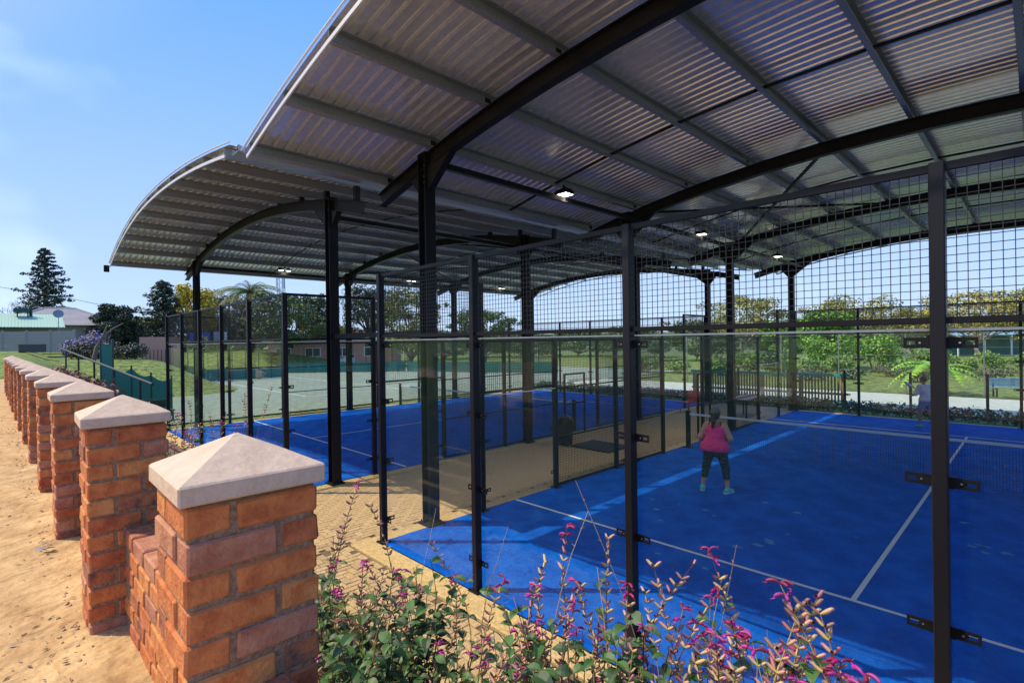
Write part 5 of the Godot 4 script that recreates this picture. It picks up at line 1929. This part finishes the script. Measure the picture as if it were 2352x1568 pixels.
	var ln := thing("leaning_trunk", "pale bare leaning tree trunk in front of the purple creeper", "tree", Vector3(lt.x, ground_y(lt.x, lt.z), lt.z))
	var lg2 := Geo.new()
	lg2.tube([Vector3(0, -0.2, 0.3), Vector3(0, 0.8, 0.1), Vector3(0, 1.7, -0.3), Vector3(0, 2.4, -0.5)], [0.15, 0.11, 0.07, 0.04], 8)
	lg2.tube([Vector3(0, 1.5, -0.2), Vector3(0, 2.1, -0.8), Vector3(0, 2.5, -1.4)], [0.09, 0.06, 0.03], 6)
	part(lg2, "trunk", M.bark, ln)
	# clubhouse
	var cpos := at(775, 790, 66.0)
	var ch := thing("clubhouse", "long pinkish brown clubhouse with a flat roof behind the tennis court", "building", Vector3(cpos.x, 0, cpos.z))
	ch.rotation.y = atan2(cam_f.x, cam_f.z) + PI
	var cw := Geo.new()
	cw.box(Vector3(0, 1.6, 0), Vector3(15.0, 3.2, 6.0))
	part(cw, "wall", M.club_wall, ch)
	var cr := Geo.new()
	cr.box(Vector3(0, 3.3, 0.2), Vector3(15.8, 0.22, 7.0))
	part(cr, "roof", M.tile_roof, ch)
	for k in 4:
		var wf := Geo.new()
		wf.box(Vector3(-5.6 + 3.6 * k, 1.9, 3.02), Vector3(1.9, 1.1, 0.08))
		var wo := part(wf, "window", M.white_paint, ch)
		for q in 2:
			var pn := Geo.new()
			pn.box(Vector3(-6.05 + 3.6 * k + 0.9 * q, 1.9, 3.07), Vector3(0.8, 0.95, 0.03))
			part(pn, "pane", M.car_glass, wo)
	# pink outbuilding with a gate
	var ob := at(372, 790, 50.0)
	var og := thing("pink_outbuilding", "small pink brick outbuilding with a black barred gate", "building", Vector3(ob.x, 0.6, ob.z))
	og.rotation.y = 1.2
	var o1 := Geo.new()
	o1.box(Vector3(0, 1.6, 0), Vector3(3.0, 3.2, 3.0))
	part(o1, "wall", M.club_wall, og)
	for k in 9:
		var bg := Geo.new()
		bg.bar(Vector3(-1.2 + 0.3 * k, 0.2, 1.9), Vector3(-1.2 + 0.3 * k, 2.0, 1.9), 0.04, 0.04)
		part(bg, "gate_bar", M.black_steel, og)
	# tall fence of the tennis court, with netting
	for e in [["green tennis court fence posts and wires in front of the clubhouse", at(660, 790, 52.0), at(930, 790, 52.0), 9], ["green tennis court fence posts and wires below the banner", at(430, 790, 40.0), at(650, 790, 46.0), 7], ["green tennis court fence posts and wires beyond the empty court", at(935, 790, 52.0), at(1280, 790, 46.0), 9]]:
		var q0: Vector3 = e[1]
		var q1: Vector3 = e[2]
		q0.y = 0.0
		q1.y = 0.0
		var ft := fence_line(e[0], q0, q1, e[3], 2.9, M.fence_green, 5, 0.07)
		var ng := Geo.new()
		var o := Vector3(0, 0, 0.02)
		ng.bar(Vector3(0, 0.54, 0.05), q1 - q0 + Vector3(0, 0.54, 0.05), 0.02, 0.98)
		part(ng, "netting", M.shade_net, ft)
	# banners on the fence
	var bn := at(458, 774, 39.0)
	var bt := thing("blue_banner", "blue banner with yellow lettering on the tennis fence", "banner", Vector3(bn.x, bn.y, bn.z))
	bt.look_at_from_position(bt.position, bt.position - Vector3(cam_f.x, 0, cam_f.z), Vector3.UP, true)
	var b1 := Geo.new()
	b1.box(Vector3(0, 0, 0), Vector3(1.5, 0.72, 0.03))
	part(b1, "panel", M.banner_blue, bt)
	var tm := TextMesh.new()
	tm.text = "A's"
	tm.font_size = 60
	tm.pixel_size = 0.011
	tm.depth = 0.02
	var fnt := SystemFont.new()
	fnt.font_names = PackedStringArray(["Droid Sans"])
	fnt.font_weight = 700
	tm.font = fnt
	part(tm, "lettering", M.banner_yellow, bt, Vector3(0.18, -0.1, 0.02))
	var bn2 := at(507, 772, 39.5)
	var bt2 := thing("mauve_banner", "pale mauve banner with white stripes beside the blue banner", "banner", bn2)
	bt2.look_at_from_position(bn2, bn2 - Vector3(cam_f.x, 0, cam_f.z), Vector3.UP, true)
	var b2 := Geo.new()
	b2.box(Vector3.ZERO, Vector3(1.1, 0.72, 0.03))
	part(b2, "panel", M.banner_mauve, bt2)
	for k in 3:
		var b3 := Geo.new()
		b3.box(Vector3(0.2, 0.2 - 0.2 * k, 0.02), Vector3(0.5, 0.07, 0.012))
		part(b3, "stripe", M.paper, bt2)
	# pickup
	var cpk := on(818, 838, 1, 0.0)
	cpk = CAMP + (cpk - CAMP) * 0.92
	var car := thing("pickup_truck", "white pickup truck with a canopy parked behind the tennis court", "car", Vector3(cpk.x, 0, cpk.z))
	car.rotation.y = atan2(cam_f.x, cam_f.z) + PI + 0.25
	var sidep := [Vector2(-2.4, 0.5), Vector2(-2.4, 1.0), Vector2(-1.3, 1.1), Vector2(-0.75, 1.65), Vector2(2.2, 1.68), Vector2(2.45, 1.0), Vector2(2.45, 0.5)]
	var bd := Geo.new()
	for s in [-0.85, 0.85]:
		for k in range(1, sidep.size() - 1):
			var q0 := Vector3(sidep[0].x, sidep[0].y, s)
			var q1 := Vector3(sidep[k].x, sidep[k].y, s)
			var q2 := Vector3(sidep[k + 1].x, sidep[k + 1].y, s)
			if s > 0:
				bd.tri(q0, q2, q1)
			else:
				bd.tri(q0, q1, q2)
	for k in sidep.size():
		var q0: Vector2 = sidep[k]
		var q1: Vector2 = sidep[(k + 1) % sidep.size()]
		bd.quad(Vector3(q0.x, q0.y, -0.85), Vector3(q1.x, q1.y, -0.85), Vector3(q1.x, q1.y, 0.85), Vector3(q0.x, q0.y, 0.85))
	part(bd, "body", M.white_paint, car)
	for q in [[-0.45, 0.5], [0.4, 0.7], [1.5, 1.1]]:
		for s in [-1, 1]:
			var wn := Geo.new()
			wn.cham(Vector3(q[0], 1.38, s * 0.852), Vector3(q[1], 0.38, 0.02), 0.005)
			part(wn, "window", M.car_glass, car)
	for q in [-1.5, 1.45]:
		for s in [-1, 1]:
			var wh := Geo.new()
			wh.tube([Vector3(q, 0.36, s * 0.66), Vector3(q, 0.36, s * 0.88)], [0.36, 0.36], 16)
			var wo := part(wh, "wheel", M.rubber, car)
			var rm := Geo.new()
			rm.tube([Vector3(q, 0.36, s * 0.87), Vector3(q, 0.36, s * 0.895)], [0.2, 0.2], 12)
			part(rm, "rim", M.steel_grey, wo)
	# lattice mast
	var lm := at(647, 790, 90.0)
	var mt := thing("lattice_mast", "grey lattice communication mast behind the palm", "mast", Vector3(lm.x, 0, lm.z))
	for s in 4:
		var d := Vector3(0.45 if s & 1 else -0.45, 0, 0.45 if s & 2 else -0.45)
		var lgx := Geo.new()
		lgx.bar(d * 1.4, d + Vector3(0, 15.0, 0), 0.07, 0.07)
		part(lgx, "leg", M.steel_grey, mt)
	for k in 14:
		var cx := Geo.new()
		var y := 1.0 + k
		for s in 4:
			var c0: Vector3 = [Vector3(-0.5, 0, -0.5), Vector3(0.5, 0, -0.5), Vector3(0.5, 0, 0.5), Vector3(-0.5, 0, 0.5)][s]
			var c1: Vector3 = [Vector3(0.5, 0, -0.5), Vector3(0.5, 0, 0.5), Vector3(-0.5, 0, 0.5), Vector3(-0.5, 0, -0.5)][s]
			cx.bar(c0 + Vector3(0, y, 0), c1 + Vector3(0, y + 1.0, 0), 0.04, 0.04)
		part(cx, "bracing", M.steel_grey, mt)
	for k in 3:
		var an := Geo.new()
		an.cham(Vector3(0.7 * cos(k * 2.1), 13.6, 0.7 * sin(k * 2.1)), Vector3(0.3, 1.8, 0.3), 0.03)
		part(an, "antenna", M.white_paint, mt)


# ---------------------------------------------------------------- flowers in the bed
func leaf_shapes() -> Array:
	if not meshes.has("leaves"):
		var out := []
		var tones := [Color(0.045, 0.11, 0.026), Color(0.065, 0.15, 0.035), Color(0.03, 0.07, 0.022), Color(0.13, 0.21, 0.05), Color(0.085, 0.14, 0.065), Color(0.22, 0.25, 0.04)]
		for k in 6:
			var g := Geo.new()
			g.col = tones[k]
			var n := 5
			var mid := []
			var el := []
			var er := []
			for i in n + 1:
				var t := float(i) / n
				var wd := 0.26 * pow(sin(PI * pow(t, 0.75) * 0.98), 0.9) if t > 0.0 else 0.0
				var p := Vector3(t * (1.0 - 0.15 * t), 0.10 * sin(t * 2.0) - (0.25 + 0.08 * (k % 3)) * t * t, 0)
				mid.append(p)
				el.append(p + Vector3(0, wd * 0.32, wd))
				er.append(p + Vector3(0, wd * 0.32, -wd))
			for i in n:
				g.quad(mid[i], el[i], el[i + 1], mid[i + 1])
				g.quad(er[i], mid[i], mid[i + 1], er[i + 1])
			out.append(g.mesh())
		meshes["leaves"] = out
	return meshes["leaves"]


func bud_shapes() -> Array:
	if not meshes.has("buds"):
		var out := []
		var tones := [[Color(0.34, 0.36, 0.06), Color(0.52, 0.30, 0.20)], [Color(0.46, 0.40, 0.10), Color(0.60, 0.28, 0.24)], [Color(0.30, 0.14, 0.10), Color(0.40, 0.13, 0.16)], [Color(0.50, 0.44, 0.14), Color(0.55, 0.36, 0.18)], [Color(0.26, 0.12, 0.10), Color(0.30, 0.17, 0.14)]]
		for k in 5:
			var g := Geo.new()
			var prev := []
			for i in 5:
				var t := i / 4.0
				var rr: float = [0.06, 0.15, 0.19, 0.18, 0.13][i]
				var ring := []
				for s in 6:
					var a := TAU * s / 6
					ring.append(Vector3(t, sin(a) * rr + 0.12 * t * t, cos(a) * rr))
				if prev.size() > 0:
					g.col = (tones[k][0] as Color).lerp(tones[k][1], t)
					for s in 6:
						var d0 := Vector3(0, sin(TAU * s / 6), cos(TAU * s / 6))
						var d1 := Vector3(0, sin(TAU * (s + 1) / 6), cos(TAU * (s + 1) / 6))
						g.trin(prev[s], prev[(s + 1) % 6], ring[(s + 1) % 6], d0, d1, d1)
						g.trin(prev[s], ring[(s + 1) % 6], ring[s], d0, d1, d0)
				prev = ring
			for s in 3:
				g.tri(prev[s * 2], prev[s * 2 + 1], (prev[s * 2] + prev[s * 2 + 1]) * 0.5 + Vector3(0.18, 0.02, 0))
			out.append(g.mesh())
		meshes["buds"] = out
	return meshes["buds"]


func bloom_shapes() -> Array:
	if not meshes.has("blooms"):
		var out := []
		var tones := [Color(0.36, 0.010, 0.115), Color(0.46, 0.02, 0.24), Color(0.20, 0.012, 0.06), Color(0.32, 0.04, 0.20)]
		for k in 4:
			var g := Geo.new()
			g.col = tones[k]
			var pts := []
			var rs := []
			for i in 6:
				var t := i / 5.0
				pts.append(Vector3(t * 0.9, 0.15 * sin(t * 3.0) - 0.35 * t * t, 0))
				rs.append([0.06, 0.09, 0.12, 0.14, 0.16, 0.10][i])
			g.tube(pts, rs, 6, true)
			g.col = tones[k] * 1.2
			var e: Vector3 = pts[5]
			g.tri(e + Vector3(-0.1, 0.1, -0.1), e + Vector3(-0.1, 0.1, 0.1), e + Vector3(0.3, 0.12, 0))
			g.tri(e + Vector3(-0.1, -0.06, 0.14), e + Vector3(-0.1, -0.06, -0.14), e + Vector3(0.22, -0.34, 0.05))
			out.append(g.mesh())
		meshes["blooms"] = out
	return meshes["blooms"]


func frame_along(x: Vector3, roll: float) -> Basis:
	x = x.normalized()
	var z := x.cross(Vector3.UP)
	if z.length() < 0.05:
		z = Vector3(0, 0, 1)
	z = z.normalized()
	var y := z.cross(x)
	return Basis(x, y, z).rotated(x, roll)


# one stem from the bed to its tip, with leaves below and whorls of buds above; kind: d dry, b buds, f buds and blooms, l leafy
func stem(t: Node3D, r: RandomNumberGenerator, foot: Vector3, tip: Vector3, kind: String) -> void:
	var len := foot.distance_to(tip)
	var bend := Vector3(r.randfn(), 0, r.randfn()) * len * 0.09
	var pts := []
	var rs := []
	for i in 9:
		var u := i / 8.0
		pts.append(foot.lerp(tip, u) + bend * sin(PI * u) + Vector3(r.randfn(), r.randfn(), r.randfn()) * 0.004)
		rs.append(lerpf(0.0036, 0.0013, u) * (0.8 if kind == "d" else 1.0))
	var g := Geo.new()
	g.col = [Color(0.42, 0.28, 0.20), Color(0.50, 0.38, 0.20)][r.randi() % 2] if kind == "d" else [Color(0.12, 0.05, 0.06), Color(0.30, 0.28, 0.06), Color(0.34, 0.20, 0.08), Color(0.10, 0.09, 0.04)][r.randi() % 4]
	g.tube(pts, rs, 5, true)
	if kind == "d":
		for k in 11:
			var u := 0.45 + 0.05 * k
			var p: Vector3 = pts[int(u * 8)].lerp(pts[min(8, int(u * 8) + 1)], u * 8 - int(u * 8))
			g.tube([p - Vector3(0, 0.003, 0), p, p + Vector3(0, 0.003, 0)], [0.001, 0.0042, 0.001], 5, false)
			g.bar(p, p + Vector3(r.randfn() * 0.006, 0.006, r.randfn() * 0.006), 0.0015, 0.0015)
	part(g, "stem", M.leaf_near, t)
	var at_u := func(u: float) -> Vector3:
		var f := clampf(u, 0.0, 0.999) * 8.0
		return pts[int(f)].lerp(pts[int(f) + 1], f - int(f))
	var dir: Vector3 = (pts[8] - pts[5]).normalized()
	if kind == "b" or kind == "f":
		var span := minf(0.36, len * 0.45)
		var n := int(span / 0.026)
		for k in n:
			var u := 1.0 - span * (float(k) / n) / len
			var p: Vector3 = at_u.call(u)
			if kind == "f" and k < 2:
				for q in 3:
					var a := r.randf() * TAU
					var out := (Vector3(cos(a), 0.15, sin(a)) + dir * 0.35).normalized()
					part(bloom_shapes()[r.randi() % 4], "flower", M.petal, t, Transform3D(frame_along(out, r.randfn() * 0.3).scaled(Vector3.ONE * r.randf_range(0.024, 0.034)), p))
				continue
			if r.randf() < 0.12:
				continue
			var m := 2 + (r.randi() % 2)
			var a0 := r.randf() * TAU
			for q in m:
				var a := a0 + TAU * q / m + r.randfn() * 0.2
				var out := (Vector3(cos(a), 0.25, sin(a)) + dir * 0.30).normalized()
				part(bud_shapes()[r.randi() % 5], "bud", M.leaf_near, t, Transform3D(frame_along(out, 0).scaled(Vector3.ONE * r.randf_range(0.019, 0.030)), p))
	if kind != "d":
		var lo := 0.12 if kind == "l" else 0.10
		var hi := 0.97 if kind == "l" else 0.58
		var n := int(len * (hi - lo) / 0.075) + 1
		for k in n:
			var u := lerpf(hi, lo, (k + r.randf() * 0.5) / n)
			var p: Vector3 = at_u.call(u)
			var a0 := r.randf() * TAU
			for q in 2:
				if r.randf() < 0.15:
					continue
				var a := a0 + PI * q + r.randfn() * 0.3
				var out := Vector3(cos(a), r.randf_range(-0.1, 0.5), sin(a))
				var pick: int = [0, 1, 2, 0, 4, 1][r.randi() % 6] if kind == "l" else [0, 1, 3, 4, 5, 1][r.randi() % 6]
				part(leaf_shapes()[pick], "leaf", M.leaf_near, t, Transform3D(frame_along(out, r.randfn() * 0.35).scaled(Vector3.ONE * r.randf_range(0.045, 0.085)), p))


func build_flowers() -> void:
	var r := RandomNumberGenerator.new()
	r.seed = 91
	var clumps := [
		["flowering plant with long bud spikes and magenta blooms by the tall glass post", [[1875, 1372, 1.22, "b"], [1800, 1335, 1.25, "f"], [1940, 1522, 1.15, "f"], [1720, 1462, 1.35, "f"], [1785, 1500, 1.25, "b"], [1830, 1560, 1.2, "f"], [1690, 1545, 1.3, "b"], [1990, 1575, 1.2, "b"]]],
		["tall thin flowering plant with mixed dry stems and magenta blooms", [[1630, 1262, 1.55, "f"], [1692, 1250, 1.6, "d"], [1590, 1290, 1.65, "b"], [1655, 1330, 1.6, "d"], [1565, 1400, 1.6, "f"], [1500, 1300, 1.65, "b"], [1690, 1440, 1.5, "f"], [1540, 1480, 1.5, "l"], [1610, 1500, 1.4, "b"], [1645, 1470, 1.4, "f"]]],
		["flowering plant with the tallest bare dry stems in the bed", [[1320, 1105, 1.85, "d"], [1352, 1178, 1.8, "d"], [1400, 1238, 1.8, "b"], [1297, 1213, 1.9, "f"], [1250, 1290, 1.85, "b"], [1440, 1340, 1.7, "f"], [1480, 1440, 1.6, "f"], [1375, 1400, 1.7, "l"], [1420, 1480, 1.6, "l"], [1460, 1500, 1.5, "b"]]],
		["flowering plant with drooping crimson blooms and broad leaves beside the kerb", [[1170, 1210, 2.05, "d"], [1160, 1325, 1.9, "f"], [1230, 1340, 1.85, "f"], [1335, 1350, 1.8, "b"], [1280, 1420, 1.75, "l"], [1230, 1450, 1.75, "l"], [1310, 1470, 1.7, "l"], [1255, 1520, 1.6, "l"], [1200, 1440, 1.8, "f"]]],
		["flowering plant with small mauve blooms in front of the paving", [[985, 1240, 2.6, "b"], [1045, 1325, 2.5, "f"], [960, 1352, 2.5, "f"], [1000, 1168, 2.65, "d"], [1130, 1470, 2.2, "f"], [1085, 1490, 2.1, "f"], [1050, 1440, 2.2, "b"], [1010, 1420, 2.3, "l"], [1120, 1520, 2.0, "f"], [1170, 1530, 1.9, "l"], [1060, 1540, 2.0, "l"]]],
		["bushy flowering plant with small pink spikes against the nearest pier", [[825, 1105, 2.6, "f"], [850, 1165, 2.6, "b"], [792, 1200, 2.5, "b"], [775, 1290, 2.4, "f"], [880, 1320, 2.4, "b"], [925, 1310, 2.45, "f"], [830, 1290, 2.4, "f"], [765, 1230, 2.5, "b"]]]]
	for c in clumps:
		var mid := Vector3.ZERO
		for e in c[1]:
			mid += at(e[0], e[1], e[2])
		mid /= c[1].size()
		var z := clampf(mid.z + 0.12, 1.7, 3.2)
		var root := Vector3(mid.x, ground_y(mid.x, z) - 0.02, z)
		var t := thing("flowering_plant", c[0], "plant", root, "flowering plants in the bed")
		var all: Array = c[1].duplicate()
		for k in 20:
			var e0: Array = c[1][r.randi() % c[1].size()]
			all.append([e0[0] + r.randfn() * 45.0, maxf(e0[1], 1310.0) + r.randf_range(20.0, 190.0), e0[2] * r.randf_range(0.95, 1.1), ["l", "f", "b", "b", "l", "f", "d"][k % 7]])
		for e in all:
			var tip := at(e[0], e[1], e[2]) - root
			var foot := Vector3(tip.x * 0.45 + r.randfn() * 0.08, 0, tip.z * 0.45 + r.randfn() * 0.06)
			foot.y = ground_y(root.x + foot.x, root.z + foot.z) - root.y - 0.02
			stem(t, r, foot, tip, e[3])
	# the dense dark bushes behind the nearest pier and along the foot of the bed
	for e in [[860, 1400, 2.2, 24, "dense dark green bush against the nearest pier"], [960, 1450, 2.15, 22, "dense dark green bush below the small mauve blooms"], [800, 1480, 2.0, 20, "dense dark green bush at the foot of the nearest pier"], [1090, 1555, 1.85, 11, "low leafy bush with yellowing leaves between the dark bushes"], [1320, 1560, 1.6, 11, "low leafy bush below the tallest dry stems"], [1560, 1575, 1.45, 11, "low leafy bush below the mixed dry stems"], [1780, 1600, 1.35, 9, "low leafy bush near the tall glass post"]]:
		var mid := at(e[0], e[1], e[2])
		var root := Vector3(mid.x, ground_y(mid.x, mid.z) - 0.02, mid.z)
		var t := thing("leafy_bush", e[4], "bush", root, "leafy bushes in the bed")
		var hh: float = maxf(0.25, mid.y - root.y + 0.12)
		for k in e[3]:
			var tip := Vector3(r.randfn() * 0.17, hh * r.randf_range(0.55, 1.08), r.randfn() * 0.16)
			stem(t, r, Vector3(tip.x * 0.3, 0, tip.z * 0.3), tip, "l" if r.randf() < 0.85 else "f")
	# bush between the second pier and the glass, and more down the bank
	for e in [[430, 985, 4.3, 10, "straw and pink flowering bush between the brick piers and the far glass"], [405, 960, 4.9, 9, "purple flowering bush behind the second pier"], [470, 960, 5.2, 7, "thin flowering bush in front of the far court's glass"], [600, 960, 5.5, 6, "sparse flowering bush behind the nearest pier's cap"]]:
		var mid := at(e[0], e[1], e[2])
		var root := Vector3(mid.x, ground_y(mid.x, mid.z) - 0.02, mid.z)
		var t := thing("bank_bush", e[4], "bush", root, "flowering bushes down the bank")
		var hh: float = maxf(0.4, mid.y - root.y)
		for k in e[3]:
			var tip := Vector3(r.randfn() * 0.16, hh * r.randf_range(0.6, 1.2), r.randfn() * 0.16)
			stem(t, r, Vector3(tip.x * 0.3, 0, tip.z * 0.3), tip, ["f", "b", "f", "l", "b"][k % 5])
